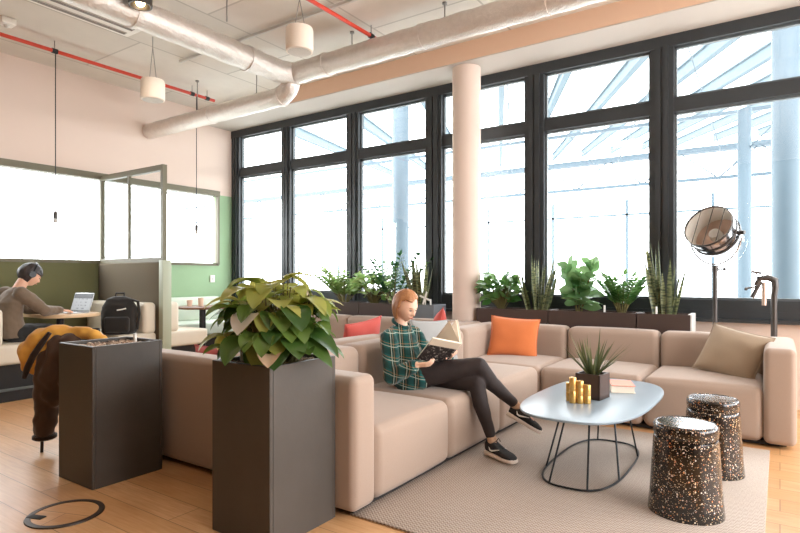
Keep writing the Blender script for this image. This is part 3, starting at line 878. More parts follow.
# ------------------------------------------------------------------ PLANTS
def leaf(mb, base, d, up, L, W, droop=0.3, kind='ovate', fold=0.25, n=6, twist=0.0):
    d = V(d).normalized(); up = V(up)
    side = d.cross(up)
    if side.length < 1e-4: side = V((1, 0, 0))
    side.normalize(); up = side.cross(d).normalized()
    p = V(base); rows = []
    cur = d.copy()
    for i in range(n + 1):
        t = i / n
        if kind == 'heart': w = W * (math.sin(PI * (0.045 + 0.955 * t) ** 0.62)) ** 0.75 if t < 1 else 0
        elif kind == 'blade': w = W * min(1, 0.65 + t * .9) * (1 - t ** 3.2)
        elif kind == 'spike': w = W * (1 - t) ** 0.7
        elif kind == 'fiddle': w = W * (math.sin(PI * t ** 1.25) ** 0.8 if 0 < t < 1 else 0.04)
        else: w = W * (math.sin(PI * t ** 0.85) ** 0.9 if 0 < t < 1 else 0)
        w = max(w, 0.0008) / 2
        nrm = side.cross(cur).normalized()
        s2 = (side * math.cos(twist * t) + nrm * math.sin(twist * t))
        rows.append([p + s2 * w + nrm * fold * w, p + s2 * w * .5 + nrm * fold * w * .3, p.copy(), p - s2 * w * .5 + nrm * fold * w * .3, p - s2 * w + nrm * fold * w])
        p = p + cur * (L / n)
        cur = (cur - V((0, 0, 1)) * droop / n).normalized()
    q = [[mb.b.verts.new(x) for x in r] for r in rows]
    for i in range(n):
        for j in range(4): mb.b.faces.new((q[i][j], q[i][j + 1], q[i + 1][j + 1], q[i + 1][j]))

def leaf_build(mb, name, mat, parent, world=False):
    me = bpy.data.meshes.new(name); mb.b.to_mesh(me); mb.b.free()
    return link(name, me, mat, parent, True, 180, world)

def sph(az, el):
    return V((math.cos(el) * math.cos(az), math.cos(el) * math.sin(az), math.sin(el)))

def zz_plant(label, loc, h, n, R2, mat, group, spread=.35, leafL=.075):
    t = thing('potted_zz_plant', label, 'plant', loc, 0, group)
    lv, st = MB(), MB()
    for k in range(n):
        az = 2 * PI * k / n + R2.uniform(-.4, .4); el = R2.uniform(.9, 1.45); L = h * R2.uniform(.7, 1.05)
        d = sph(az, el); p = V((math.cos(az) * .03, math.sin(az) * .03, 0)); pts = [p.copy()]
        m = 12
        for i in range(m):
            p = p + d * L / m; d = (d + V((math.cos(az), math.sin(az), -.25)) * spread / m).normalized(); pts.append(p.copy())
            if i > 2:
                side = d.cross(V((0, 0, 1))).normalized()
                for s in (-1, 1):
                    leaf(lv, p, (side * s + d * .75 + V((0, 0, R2.uniform(-.1, .3)))), V((0, 0, 1)), leafL * R2.uniform(.8, 1.15) * (1 - .35 * i / m), leafL * .48, .3)
        leaf(lv, p, d, V((0, 0, 1)), leafL * .8, leafL * .35, .2)
        st.tube(pts, [.007 * (1 - .6 * i / m) for i in range(m + 1)], 6)
    leaf_build(lv, 'foliage', mat, t); st.build('stem', M['stem'], t)
    return t

def snake_plant(label, loc, h, n, R2, mat, group, W=.055, lean=.22, name='snake_plant', rad=.09, ys=1.0):
    t = thing(name, label, 'plant', loc, 0, group)
    lv = MB()
    for k in range(n):
        az = R2.uniform(0, 2 * PI); r = rad * math.sqrt(R2.random())
        b = V((r * math.cos(az), r * math.sin(az) * ys, 0))
        d = V((math.cos(az) * lean * R2.uniform(.2, 1), math.sin(az) * lean * R2.uniform(.2, 1) * ys, 1))
        a2 = R2.uniform(0, 2 * PI)
        leaf(lv, b, d, V((math.cos(a2), math.sin(a2), .1)), h * R2.choice((R2.uniform(.45, .75), R2.uniform(.6, 1.0))), W * R2.uniform(.8, 1.2), R2.uniform(-.05, .12), 'blade', .3, 9, R2.uniform(-.5, .5))
    leaf_build(lv, 'foliage', mat, t)
    MB().lathe([(0, .012), (rad * .7, .01), (rad * .95, 0)], seg=16).build('root_crown', M['soil'], t)
    return t

def bushy(label, loc, h, w, n, R2, mat, group, kind='ovate', L=.1, name='leafy_plant', W=None, ys=1.0):
    t = thing(name, label, 'plant', loc, 0, group)
    lv, st = MB(), MB()
    for k in range(n):
        az = R2.uniform(0, 2 * PI); rr = math.sqrt(R2.random()); zz = R2.random() ** .8
        e = V((math.cos(az) * rr * w / 2 * (1 - .4 * abs(zz - .5)), math.sin(az) * rr * w / 2 * ys, h * (.22 + .68 * zz)))
        b = V((e.x * .15, e.y * .15, 0))
        mid = (b + e) / 2 + V((0, 0, .02))
        st.tube([b, mid, e], [.004, .0035, .0025], 5)
        d = V((math.cos(az), math.sin(az), R2.uniform(-.3, 1.0)))
        leaf(lv, e, d, V((R2.uniform(-.7, .7), R2.uniform(-1, .3), .7)), L * R2.uniform(.75, 1.2), (W or L * .62) * R2.uniform(.85, 1.1), R2.uniform(.2, 1.0), kind, .2)
    leaf_build(lv, 'foliage', mat, t); st.build('stem', M['stem'], t)
    return t

def fiddle(label, loc, h, R2, group):
    t = thing('fiddle_leaf_fig', label, 'plant', loc, 0, group)
    lv, st = MB(), MB()
    for (dx, hh, n) in ((-.07, h * .95, 22), (.08, h, 24), (.0, h * .7, 16)):
        top = V((dx * 1.7, 0, hh * .9)); st.tube([(dx * .3, 0, 0), (dx, .01, hh * .5), top], [.012, .009, .006], 7)
        for k in range(n):
            q = (k + 1) / n; az = k * 2.4 + dx * 9
            p = V((dx * (.3 + 1.4 * q), 0, hh * (.12 + .8 * q)))
            leaf(lv, p, sph(az, R2.uniform(.1, .5) + .7 * q), V((R2.uniform(-.6, .6), R2.uniform(-1, .3), .6)), R2.uniform(.17, .23) * (1.1 - .35 * q), R2.uniform(.11, .145) * (1.1 - .3 * q), R2.uniform(.3, .9), 'fiddle', .15)
    leaf_build(lv, 'foliage', M['leaf_fiddle'], t); st.build('stem', M['stem'], t)

def gauge(parent, loc, h=.075):
    return MB().cyl(loc, V(loc) + V((0, 0, h)), .011, .011, 10).build('water_gauge', M['gauge'], parent, world=True)

def gravel(parent, x0, x1, y0, y1, z, n, R2, r=.011):
    mb = MB()
    mb.box((x0, y0, z - .03), (x1, y1, z - .004))
    for i in range(n):
        mb.ball((R2.uniform(x0 + r, x1 - r), R2.uniform(y0 + r, y1 - r), z + R2.uniform(-.004, .004)), r * R2.uniform(.6, 1.2), 1, (1, R2.uniform(.7, 1.2), .7))
    o = mb.build('gravel', M['gravel'], parent, world=True); o['kind'] = 'stuff'
    return o

def tall_planter(label, x0, x1, y0, y1, H, gpos, lipz=.02, wall=.022):
    t = thing('tall_planter', label, 'planter', ((x0 + x1) / 2, (y0 + y1) / 2, 0), 0, 'tall dark planters')
    m = MB()
    m.box((x0, y0, 0), (x1, y0 + wall, H), .003, 1).box((x0, y1 - wall, 0), (x1, y1, H), .003, 1)
    m.box((x0, y0 + wall, 0), (x0 + wall, y1 - wall, H), 0).box((x1 - wall, y0 + wall, 0), (x1, y1 - wall, H), 0).box((x0 + .01, y0 + .01, .02), (x1 - .01, y1 - .01, .06))
    m.build('body', M['planter'], t, False, world=True)
    gravel(t, x0 + wall, x1 - wall, y0 + wall, y1 - wall, H - .022, 420, random.Random(int(x0 * -100)))
    gauge(t, gpos)
    return t
tall_planter('tall dark square planter without a plant, beside the hanging coat', -3.735, -3.33, 1.70, 2.15, .84, (-3.545, 2.09, .80))
tall_planter('nearest tall dark square planter holding the big leafy plant', -2.325, -1.915, 1.77, 2.225, .84, (-2.255, 1.90, .80))

# big leafy plant in the front planter
R2 = random.Random(21)
bigp = thing('leafy_plant', 'large glossy heart-leaved plant in the nearest tall planter', 'plant', (-2.11, 1.99, .825))
lv, lp2, ly, st = MB(), MB(), MB(), MB()
nl = 108
for k in range(nl):
    q = k / nl
    az = k * 2.39996
    rr = .31 * math.sqrt((k % 29 + .6) / 29)
    zt = .07 + .37 * (R2.random() ** .85) * (1.05 - .35 * (rr / .31) ** 2)
    c = V((math.cos(az) * rr * .92, math.sin(az) * rr * .92, zt))
    b0 = V((math.cos(az) * rr * .35, math.sin(az) * rr * .35, -.01))
    out = V((math.cos(az), math.sin(az), R2.uniform(-.35, .55)))
    L = R2.uniform(.12, .19); W = L * R2.uniform(.74, .95)
    lb = c - out.normalized() * L * .35
    st.tube([b0, b0 * .45 + lb * .55 + V((0, 0, .03)), lb], [.0042, .0038, .0028], 5)
    upv = V((math.cos(az) * .5, math.sin(az) * .5, 1))
    leaf(lp2 if k in (9, 23, 37, 52, 66) else (ly if zt > .29 or k % 7 == 3 else lv), c - out.normalized() * L * .35, out, upv, L, W, R2.uniform(.8, 2.2), 'heart', R2.uniform(.05, .3), 7)  # upper leaves and some others take the painted backlight tint
# the tall leaf standing up at the top and the drooping ones at the sides
for k in range(34):
    az = k * 2.39996 + .5; rr = R2.uniform(.16, .29)
    c = V((math.cos(az) * rr, math.sin(az) * rr, R2.uniform(.13, .28))); b0 = V((c.x * .3, c.y * .3, -.01))
    out = V((math.cos(az), math.sin(az), R2.uniform(-.5, .2))); L = R2.uniform(.11, .16)
    lb = c - out.normalized() * L * .3; st.tube([b0, b0 * .45 + lb * .55 + V((0, 0, .03)), lb], [.0042, .0038, .0028], 5)
    leaf(ly if k % 5 == 2 else lv, lb, out, V((math.cos(az), math.sin(az), .8)), L, L * .82, R2.uniform(1.2, 2.4), 'heart', .2, 7)
for (p, d, L, W, dr) in (((.0, -.03, .36), (.72, .4, .55), .20, .11, .2), ((.21, .02, .16), (.75, .35, -.35), .20, .13, .9), ((.23, -.03, .12), (.8, .3, -.5), .19, .11, .6), ((-.22, .02, .12), (-.7, -.3, -.6), .20, .11, .5), ((.18, .06, .24), (.7, .6, .5), .16, .12, .9)):
    leaf(ly if p[2] > .2 else lv, p, d, (0, -.3, 1), L, W, dr, 'heart', .2, 8); st.tube([(p[0] * .4, p[1] * .4, 0), p], .004, 5)
o = leaf_build(ly, 'backlit_tint_foliage', M['leaf_backlit_tint'], bigp); o['label'] = 'yellow green leaves with backlight put into their colour'
leaf_build(lv, 'foliage', M['leaf_big'], bigp); o = leaf_build(lp2, 'variegated_foliage', M['leaf_pale'], bigp); o['label'] = 'cream and pink variegated leaves'
st.build('stem', M['stem'], bigp)

# planter boxes under the windows
def box_planter(label, x0, x1, y0, y1, H, mat, gpos=None, rim=False):
    t = thing('planter_box', label, 'planter', ((x0 + x1) / 2, (y0 + y1) / 2, 0), 0, 'planter boxes under the windows')
    w = .02
    m = MB().box((x0, y0, 0), (x1, y0 + w, H)).box((x0, y1 - w, 0), (x1, y1, H)).box((x0, y0 + w, 0), (x0 + w, y1 - w, H))
    if rim: MB().box((x1 - w, y0 + .001, 0), (x1 + .012, y1, H + .004)).build('end_panel', M['boxlight'], t, False, world=True)
    m.box((x1 - w, y0 + w, 0), (x1, y1 - w, H))
    m.build('body', mat, t, False, world=True)
    MB().box((x0 + w, y0 + w, .3), (x1 - w, y1 - w, H - .03)).build('soil', M['soil'], t, False, world=True)
    if gpos is not None: gauge(t, (gpos, y0 + .06, H - .03), .10)
BH = .885; BY0, BY1 = 5.99, 6.30
box_planter('dark brown planter box just right of the cream column', -2.97, -2.11, BY0, BY1, BH, M['boxbrown'])
box_planter('dark brown planter box with the round-leaved fig', -2.10, -1.20, BY0, BY1, BH, M['boxbrown'], -1.52)
box_planter('dark brown planter box, rightmost of the row, with a pale end', -1.19, -.71, BY0, BY1, BH, M['boxbrown'], -1.02, True)
box_planter('dark brown planter box at the left end of the window row', -5.72, -4.75, BY0, BY1, BH + .015, M['boxbrown'])
box_planter('dark brown planter box behind the woman\'s head', -4.74, -3.95, BY0, BY1, BH + .015, M['boxbrown'])
box_planter('slate grey planter box just left of the cream column', -3.94, -3.56, BY0, BY1, BH + .015, M['boxgrey'], -3.64)
PZ = BH - .025; PY = 6.14; G = 'plants in the window planter boxes'
bushy('bushy broad-leaved plant just right of the cream column', (-2.72, PY, PZ), .44, .46, 120, random.Random(3), M['leaf_zz'], G, 'ovate', .14, 'leafy_plant', .095, .6)
snake_plant('tall snake plant between the column and the fig', (-2.29, PY, PZ), .80, 26, random.Random(4), M['leaf_snake'], G, .046, .42, rad=.12, ys=.6)
fiddle('fiddle leaf fig with broad round leaves, in front of the windows', (-1.81, PY, PZ), .56, random.Random(5), G)
zz_plant('feathery green plant between the fig and the rightmost snake plant', (-1.37, PY, PZ), .46, 16, random.Random(6), M['leaf_zz'], G, .5, .115)
snake_plant('rightmost snake plant with stiff upright leaves', (-.965, PY, PZ), .78, 22, random.Random(8), M['leaf_snake'], G, .054, .24, rad=.11, ys=.6)
zz_plant('pale feathery plant at the left end of the window planters', (-5.12, PY, PZ + .01), .58, 22, random.Random(9), M['leaf_pale_green'], G, .55, .135)
bushy('low leafy plant beside the pale feathery plant', (-4.60, PY, PZ + .01), .44, .56, 80, random.Random(10), M['leaf_pale_green'], G, 'ovate', .13, 'leafy_plant', .085, .6)
zz_plant('dark feathery plant rising behind the woman\'s head', (-4.28, PY, PZ + .01), .74, 14, random.Random(11), M['leaf_dark'], G, .35, .12)
snake_plant('snake plant just left of the cream column, behind the woman', (-3.84, PY, PZ + .01), .74, 22, random.Random(12), M['leaf_snake'], G, .058, .40, rad=.12, ys=.6)
orn = thing('windmill_ornament', 'small white pinwheel ornament on the slate planter box', 'ornament', (-3.70, 6.02, BH))
MB().cyl((0, 0, -.02), (0, 0, .11), .006, seg=8).build('stick', M['white'], orn)
for a in (20, 110, 200, 290):
    MB().box((0, -.003, -.012), (.085, .003, .012), .002, mtx=Matrix.Translation((0, -.01, .10)) @ Matrix.Rotation(math.radians(a), 4, 'Y')).build('blade', M['white'], orn)

# ------------------------------------------------------------------ COFFEE TABLE
def superell(cx, cy, a, b, p, rot, n=72):
    out = []
    for k in range(n):
        t = 2 * PI * k / n; c, s = math.cos(t), math.sin(t)
        x = a * math.copysign(abs(c) ** (2 / p), c); y = b * math.copysign(abs(s) ** (2 / p), s)
        out.append((cx + x * math.cos(rot) - y * math.sin(rot), cy + x * math.sin(rot) + y * math.cos(rot)))
    return out
ct = thing('coffee_table', 'pale blue grey coffee table with a black wire base', 'table', (-1.04, 3.88, .012))
MB().slab(superell(-1.035, 3.90, .375, .76, 2.9, math.radians(-1)), .425, .44, .004).build('tabletop', M['tabletop'], ct, world=True)
ring = superell(-1.03, 3.81, .235, .56, 3.0, 0, 56)
MB().tube([(x, y, .020) for x, y in ring], .0065, 8, closed=True).build('base_ring', M['wire'], ct, world=True)
tp = superell(-1.035, 3.88, .165, .40, 2.5, 0, 56)
for k in (3, 11, 17, 25, 31, 39, 45, 53):
    if k in (11, 25): continue
    MB().tube([(ring[k][0], ring[k][1], .02), (tp[k][0], tp[k][1], .426)], .006, 8).build('leg', M['wire'], ct, world=True)
# potted spiky plant
pp = thing('potted_plant', 'spiky plant in a dark cube pot on the coffee table', 'plant', (-1.045, 3.85, .4405), math.radians(-8))
w = .083
m = MB().box((-w, -w, 0), (w, -w + .012, .165)).box((-w, w - .012, 0), (w, w, .165)).box((-w, -w, 0), (-w + .012, w, .165)).box((w - .012, -w, 0), (w, w, .165)).box((-w, -w, 0), (w, w, .02))
m.build('pot', M['boxbrown'], pp, False)
MB().box((-w + .012, -w + .012, .02), (w - .012, w - .012, .15)).build('soil', M['soil'], pp, False)
lv = MB(); R2 = random.Random(31)
for k in range(46):
    az = R2.uniform(0, 2 * PI); el = R2.uniform(.65, 1.5)
    leaf(lv, (math.cos(az) * .03, math.sin(az) * .03, .148), sph(az, el), V((math.cos(az + 1.5), math.sin(az + 1.5), .3)) if el > 1.2 else (0, 0, 1), R2.uniform(.17, .33), R2.uniform(.016, .026), R2.uniform(-.1, .25), 'spike', .4, 6)
leaf_build(lv, 'foliage', M['leaf_aloe'], pp)
# gold stacked cup ornaments
def gold(loc, hs, label):
    t = thing('gold_candle_holder', label, 'ornament', loc, 0, 'gold cylinders on the coffee table')
    z = 0
    for h in hs:
        MB().lathe([(0, z), (.0205, z), (.0225, z + .003), (.0225, z + h - .004), (.0205, z + h - .001), (0, z + h - .001)], seg=24).build('cylinder', M['gold'], t)
        z += h
    return t
gold((-1.103, 3.605, .4405), (.08, .085), 'tallest gold cylinder stack beside the dark cube pot')
gold((-1.062, 3.622, .4405), (.05, .05, .045), 'middle gold cylinder stack of three short pieces on the coffee table')
gold((-1.022, 3.642, .4405), (.05, .07), 'shortest gold cylinder stack, nearest the dark cube pot\'s corner')
gold((-1.140, 3.655, .4405), (.06, .06), 'gold cylinder stack mostly hidden behind the tallest one')
bk = thing('book', 'thick pale book with a salmon cover lying on the coffee table', 'book', (-.945, 4.22, .4405), math.radians(20))
MB().box((-.075, -.115, .004), (.073, .115, .046)).build('pages', M['bookside'], bk, False)
MB().box((-.08, -.12, .046), (.08, .12, .050)).build('front_cover', M['bookred'], bk, False)
MB().box((-.08, -.12, 0), (.08, .12, .004)).build('back_cover', M['paper'], bk, False)
MB().box((-.08, -.12, 0), (-.075, .12, .05)).build('spine', M['paper'], bk, False)

# ------------------------------------------------------------------ STOOLS
def stool(label, x, y, s=1.0, h=.478):
    t = thing('speckled_stool', label, 'stool', (x, y, .0), 0, 'black speckled stools')
    prof = [(0, 0), (.176, 0), (.185, .006), (.184, .02), (.176, .10), (.166, .25), (.158, .375), (.155, .388), (.147, .392), (.147, .398), (.155, .402), (.157, .415), (.1575, .445), (.152, .458), (.142, .4615), (.137, .457), (0, .452)]
    MB().lathe([(r * s, z * h / .46) for r, z in prof], seg=56).build('body', M['terrazzo'], t, angle=50)
    MB().lathe([(0, .4535 * h / .46), (.136 * s, .4583 * h / .46)], seg=48).build('seat_disc', M['terrazzo'], t)
    return t
stool('black speckled stool nearest the camera, on the rug\'s edge', -.415, 3.31, 1.0)
stool('black speckled stool farther away, closer to the sofa armrest', -.355, 4.08, .96)

# ------------------------------------------------------------------ STUDIO LAMP AND STAND
sl = thing('studio_lamp', 'chrome studio spotlight on a stand behind the sofa', 'lamp', (-.515, 6.14, 0))
MB().tube([(0, 0, .03), (0, 0, 1.36)], .021, 14).build('pole', M['gunmetal'], sl)
MB().tube([(0, 0, 1.30), (0, 0, 1.36)], .028, 14).tube([(.0, 0, 1.325), (.07, -.02, 1.325)], .009, 8).ball((.08, -.022, 1.325), .018, 1).build('knob', M['gunmetal'], sl)
for k in range(3):
    a = k * 2 * PI / 3 + .4
    MB().tube([(0, 0, .30), (math.cos(a) * .15, math.sin(a) * .15, .02)], .012, 8).build('leg', M['gunmetal'], sl)
LC = V((.0, -.02, 1.66)); LA = V((-.28, -.72, .42)).normalized()
A_, B_, D_ = frame_of(LA)
yk = []
for i in range(15):
    a = math.radians(-180 + 180 * i / 14)
    yk.append(LC + A_ * .242 * math.cos(a) + V((0, 0, 1)) * .29 * math.sin(a))
MB().tube(yk, .008, 8).build('yoke', M['chrome'], sl)
MB().lathe([(.2075, .14), (.2075, -.02), (.198, -.056)], V((.0, -.02, 1.66)), 44, LA).build('window_glow_liner', M['white'], sl)  # added white lining, stands in for window light seen through the head
hd = MB().lathe([(.215, .15), (.215, -.02), (.208, -.06), (.18, -.12), (.11, -.17), (.05, -.19), (0, -.19), (0, -.183), (.05, -.183), (.108, -.163), (.176, -.112), (.202, -.055), (.209, -.02), (.209, .15), (.215, .15)], LC, 44, LA).build('housing', M['chrome'], sl, angle=50)
MB().lathe([(.195, -.05), (.16, -.105), (.10, -.15), (0, -.165)], LC, 36, LA).build('reflector', M['copper'], sl)
for z in (.145, .05, -.02):
    MB().lathe([(.2155, z - .010), (.221, z - .010), (.221, z + .010), (.2155, z + .010)], LC, 44, LA).build('band', M['gunmetal'], sl)
bars = MB()
for k in range(-1, 2):
    o_ = A_ * k * .11; q = math.sqrt(.212 ** 2 - (k * .11) ** 2)
    bars.tube([LC + D_ * .145 + o_ - B_ * q, LC + D_ * .145 + o_ + B_ * q], .004, 6)
bars.build('guard', M['gunmetal'], sl)
MB().lathe([(0, .03), (.05, .02), (.06, -.05), (.04, -.12), (0, -.15)], LC, 20, LA).build('bulb', M['vent'], sl)
for s in (-1, 1): MB().cyl(LC + A_ * s * .215, LC + A_ * s * .265, .02, seg=12).build('tilt_knob', M['gunmetal'], sl)

ls = thing('lamp_stand', 'dark stand with a clamp head behind the right armrest', 'stand', (-.045, 6.14, 0))
MB().tube([(0, 0, .02), (0, 0, 1.08), (.012, 0, 1.17)], .026, 12).build('pole', M['gunmetal'], ls)
MB().tube([(.012, 0, 1.15), (.005, 0, 1.22), (-.05, -.01, 1.245), (-.11, -.02, 1.235), (-.14, -.03, 1.17)], [.028, .034, .03, .024, .02], 10).build('clamp_arm', M['gunmetal'], ls)
MB().tube([(-.10, -.02, 1.21), (-.17, -.03, 1.06)], .018, 10).build('jaw', M['gunmetal'], ls)
MB().tube([(-.075, -.02, 1.20), (-.075, -.02, .99)], .020, 10).build('grip_tube', M['copper'], ls)
MB().tube([(-.13, -.02, 1.235), (-.135, -.02, 1.29)], .007, 6).tube([(-.175, -.03, 1.30), (-.095, -.01, 1.285)], .011, 8).build('wing_nut', M['gunmetal'], ls)
MB().tube([(-.14, -.03, 1.16), (-.215, -.05, 1.145)], .009, 8).ball((-.215, -.05, 1.14), .017, 1).build('knob', M['gunmetal'], ls)
for k in range(3):
    a = k * 2 * PI / 3 + 1
    MB().tube([(0, 0, .32), (math.cos(a) * .16, math.sin(a) * .16, .02)], .011, 8).build('leg', M['gunmetal'], ls)

# ------------------------------------------------------------------ CHAIR WITH COAT
ch = thing('side_chair', 'dark chair mostly hidden behind the left planter, under the coat', 'chair', (-4.31, 2.165, 0), .6)
MB().rbox((-.21, -.20, .43), (.21, .20, .47), .015).build('seat', M['black_metal'], ch)
MB().rbox((-.20, -.015, .62), (.20, .015, .885), .012, mtx=Matrix.Translation((0, -.20, 0))).build('backrest', M['black_metal'], ch)
for (x, y, top) in ((-.19, -.20, .87), (.19, -.20, .87), (-.19, .18, .44), (.19, .18, .44)):
    MB().tube([(x * 1.08, y * 1.08, 0), (x, y, top)], .011, 8).build('leg', M['black_metal'], ch)
co = thing('coat', 'brown coat with yellow lining hanging over the chair behind the left planter', 'coat', (-4.28, 1.92, .1))
def blob(rows, vox=.012, disp=.02, ds=7):
    m = MB(); m.loft(rows, 24, 2.2); return fuse(m, vox, 3, disp, ds)
X, Y = V((1, 0, 0)), V((0, 1, 0))
yl = MB()
yl.chain([(-4.445, 1.815, .62), (-4.43, 1.825, .72), (-4.36, 1.875, .80), (-4.268, 1.935, .845)], [.05, .075, .085, .06], 16)
yl.chain([(-4.40, 1.84, .60), (-4.36, 1.87, .72), (-4.29, 1.92, .82)], [.05, .08, .07], 16)
yl.chain([(-4.268, 1.935, .845), (-4.168, 2.0, .85), (-4.05, 2.08, .84), (-4.0, 2.12, .79)], [.06, .05, .045, .04], 14)
link('hood_lining', fuse(yl, .010, 3, .024, 9), M['coat_yellow'], co, world=True)
bd = MB()
bd.chain([(-4.24, 1.93, .78), (-4.26, 1.92, .60), (-4.28, 1.91, .42)], [.07, .10, .09], 16)
bd.chain([(-4.30, 1.90, .68), (-4.32, 1.89, .45), (-4.335, 1.88, .16)], [.08, .085, .072], 16)
bd.chain([(-4.16, 1.98, .78), (-4.15, 1.98, .46)], [.08, .08], 16)
link('coat_body', fuse(bd, .011, 3, .028, 8), M['coat_brown'], co, world=True)
MB().tube([(-4.235, 1.87, .86), (-4.27, 1.835, .79), (-4.32, 1.80, .70), (-4.375, 1.785, .61), (-4.42, 1.785, .54)], [.014, .02, .022, .022, .016], 10).build('fur_trim', M['coat_fur'], co, world=True)
MB().lathe([(.062, 0), (.078, .01), (.078, .03), (.062, .04)], (-4.335, 1.88, .095), 24).build('cuff', M['coat_fur'], co, world=True)

# ------------------------------------------------------------------ PEOPLE
def head_mesh(mb, c, fwd, up, H=.235, female=True):
    """sculpted head: skull, brow, eye sockets, nose, lips, chin"""
    c, fwd, up = V(c), V(fwd).normalized(), V(up)
    left = up.cross(fwd).normalized(); up = fwd.cross(left).normalized()
    t = bmesh.new(); bmesh.ops.create_uvsphere(t, u_segments=64, v_segments=48, radius=1)
    for v in t.verts:
        x, y, z = v.co   # x forward, y left, z up
        k = H / 2
        px, py, pz = x * k * .86, y * k * .66, z * k
        if z < 0:
            tt = -z
            py *= 1 - .30 * tt ** 1.4
            if x < 0: px *= 1 - .45 * tt
            else: px *= 1 - .05 * tt
            if x > 0: px += .012 * tt * x
        else:
            if x < 0: px *= 1.08
        if x > 0:
            g = lambda y0, z0, sy, sz: math.exp(-((y - y0) / sy) ** 2 - ((z - z0) / sz) ** 2)
            px += .022 * g(0, -.22, .13, .13) + .010 * g(0, -.05, .10, .16)          # nose
            px -= .010 * (g(.33, .02, .17, .11) + g(-.33, .02, .17, .11))           # eye sockets
            px += .006 * g(0, .17, .6, .10)                                          # brow
            px += .007 * g(0, -.50, .20, .07) - .005 * g(0, -.41, .2, .05)           # lips
            px += .009 * g(0, -.80, .22, .16)                                        # chin
        v.co = c + fwd * px + left * py + up * pz
    mb.add(t)
    for s in (-1, 1):
        e = c + left * s * H * .325 - fwd * .004 - up * .012
        mb.ball(e, .026, 2, (.5, .28, 1), Matrix((fwd, left, up)).transposed())
    return fwd, left, up

def hand(mb, wrist, d, palm_n, curl=.5, thumb=1, s=1.0):
    """palm, four fingers with knuckle bends, thumb on the side"""
    wrist = V(wrist); d = V(d).normalized(); n = V(palm_n); n = (n - d * n.dot(d)).normalized(); side = d.cross(n) * thumb
    for k, o in enumerate((-.027, -.009, .009, .027)):
        mb.caps(wrist + side * o * .6 * s, wrist + d * .082 * s + side * o * s, .0135 * s, .0115 * s, 10)
    for k, (o, L) in enumerate(zip((.029, .010, -.009, -.027), (.070, .078, .072, .056))):
        p = wrist + d * .084 * s + side * o * s; cur = d.copy(); r = .0092 * s
        for j, q in enumerate((.46, .30, .24)):
            ang = curl * (.55 + .35 * j)
            cur = (cur * math.cos(ang) + n * math.sin(ang)).normalized()
            p2 = p + cur * L * q * s
            mb.caps(p, p2, r, r * .88, 8); p = p2; r *= .88
    p = wrist + d * .022 * s + side * .024 * s
    cur = (d * .65 + side * .75 + n * .25).normalized()
    for j, q in enumerate((.042, .032, .024)):
        p2 = p + cur * q * s; mb.caps(p, p2, (.0125 - .0015 * j) * s, (.011 - .0015 * j) * s, 8); p = p2
        cur = (cur * .8 + d * .45 + n * .2 * j).normalized()

def hair_cap(c, fwd, left, up, H, length, vox=.006, fringe=.30, thick=1.10, seed=0, side_len=None):
    """hair shell over the skull, falling to 'length' below centre; open at the face"""
    t = bmesh.new(); bmesh.ops.create_uvsphere(t, u_segments=56, v_segments=44, radius=1)
    k = H / 2; kill = []
    for v in t.verts:
        x, y, z = v.co
        lim = fringe + .22 * y + .05 * math.sin(y * 9 + seed)
        face = x > .12 + .25 * abs(y) * 0 and z < lim and (x > .30 or z < -.1)
        px, py, pz = x * k * .86 * thick, y * k * .68 * (thick + .06), z * k * thick
        if z < 0:
            pz = z * length; py *= 1 - .06 * (-z); px *= 1 - .12 * (-z)
        if x < 0: px *= 1.06
        wob = noise.noise(V((math.atan2(y, x) * 5 + seed, z * 1.2, seed))) * .006
        q = V(c) + V(fwd) * px + V(left) * py + V(up) * pz
        v.co = q + (q - V(c)).normalized() * wob
        if face: kill.append(v)
    bmesh.ops.delete(t, geom=kill, context='VERTS')
    ex = bmesh.ops.solidify(t, geom=list(t.faces), thickness=.010)
    m = MB(); m.add(t); return m

# ---- woman reading on the sofa (faces +X)
wm = thing('person', 'woman in a green plaid shirt and black leggings reading on the sofa', 'person', (-2.25, 3.5, .43))
hipR, hipL = V((-2.20, 3.42, .515)), V((-2.20, 3.58, .515))
pel = V((-2.27, 3.50, .53)); chest = V((-2.37, 3.50, .76)); nb = V((-2.37, 3.50, .885))
shR, shL = V((-2.375, 3.345, .815)), V((-2.355, 3.665, .82))
elR, elL = V((-2.27, 3.25, .545)), V((-2.20, 3.72, .565))
wrR, wrL = V((-2.085, 3.27, .640)), V((-1.985, 3.56, .675))
knR, knL = V((-1.755, 3.575, .625)), V((-1.76, 3.555, .505))
anR, anL = V((-1.555, 3.81, .305)), V((-1.635, 3.550, .103))
hf, hu = V((.88, -.20, -.40)), V((.38, -.08, .92))
hc = V((-2.325, 3.50, 1.035))
bodyW = MB()
fw, lf, up = head_mesh(bodyW, hc, hf, hu, .232)
bodyW.caps(nb - V((.0, 0, .03)), hc - up * .07 - fw * .02, .052, .048)
bodyW.loft([(pel, Y, .15, V((.95, 0, .3)).normalized(), .10), (pel + (chest - pel) * .5, Y, .125, X, .085), (chest, Y, .135, X, .085), (nb - V((0, 0, .03)), Y, .07, X, .05)], 24)
bodyW.chain([shR, elR, wrR], [.045, .038, .026]); bodyW.chain([shL, elL, wrL], [.045, .038, .026])
for h_, k_, a_ in ((hipR, knR, anR), (hipL, knL, anL)): bodyW.chain([h_, k_, k_ + (a_ - k_) * .35 + V((-.013, -.004, -.006)), a_], [.07, .040, .036, .026])
bodyW.chain([anL, anL + V((.02, -.01, -.05)), anL + V((.10, -.04, -.058))], [.026, .024, .018]); bodyW.chain([anR, anR + V((.01, .003, -.045)), anR + V((.09, .02, -.075))], [.026, .024, .018])
hand(bodyW, wrR, V((.92, .35, .10)), V((0, .5, .85)), .55, -1, .88)
hand(bodyW, wrL, V((.75, -.5, .25)), V((.1, -.6, .8)), .6, 1, .88)
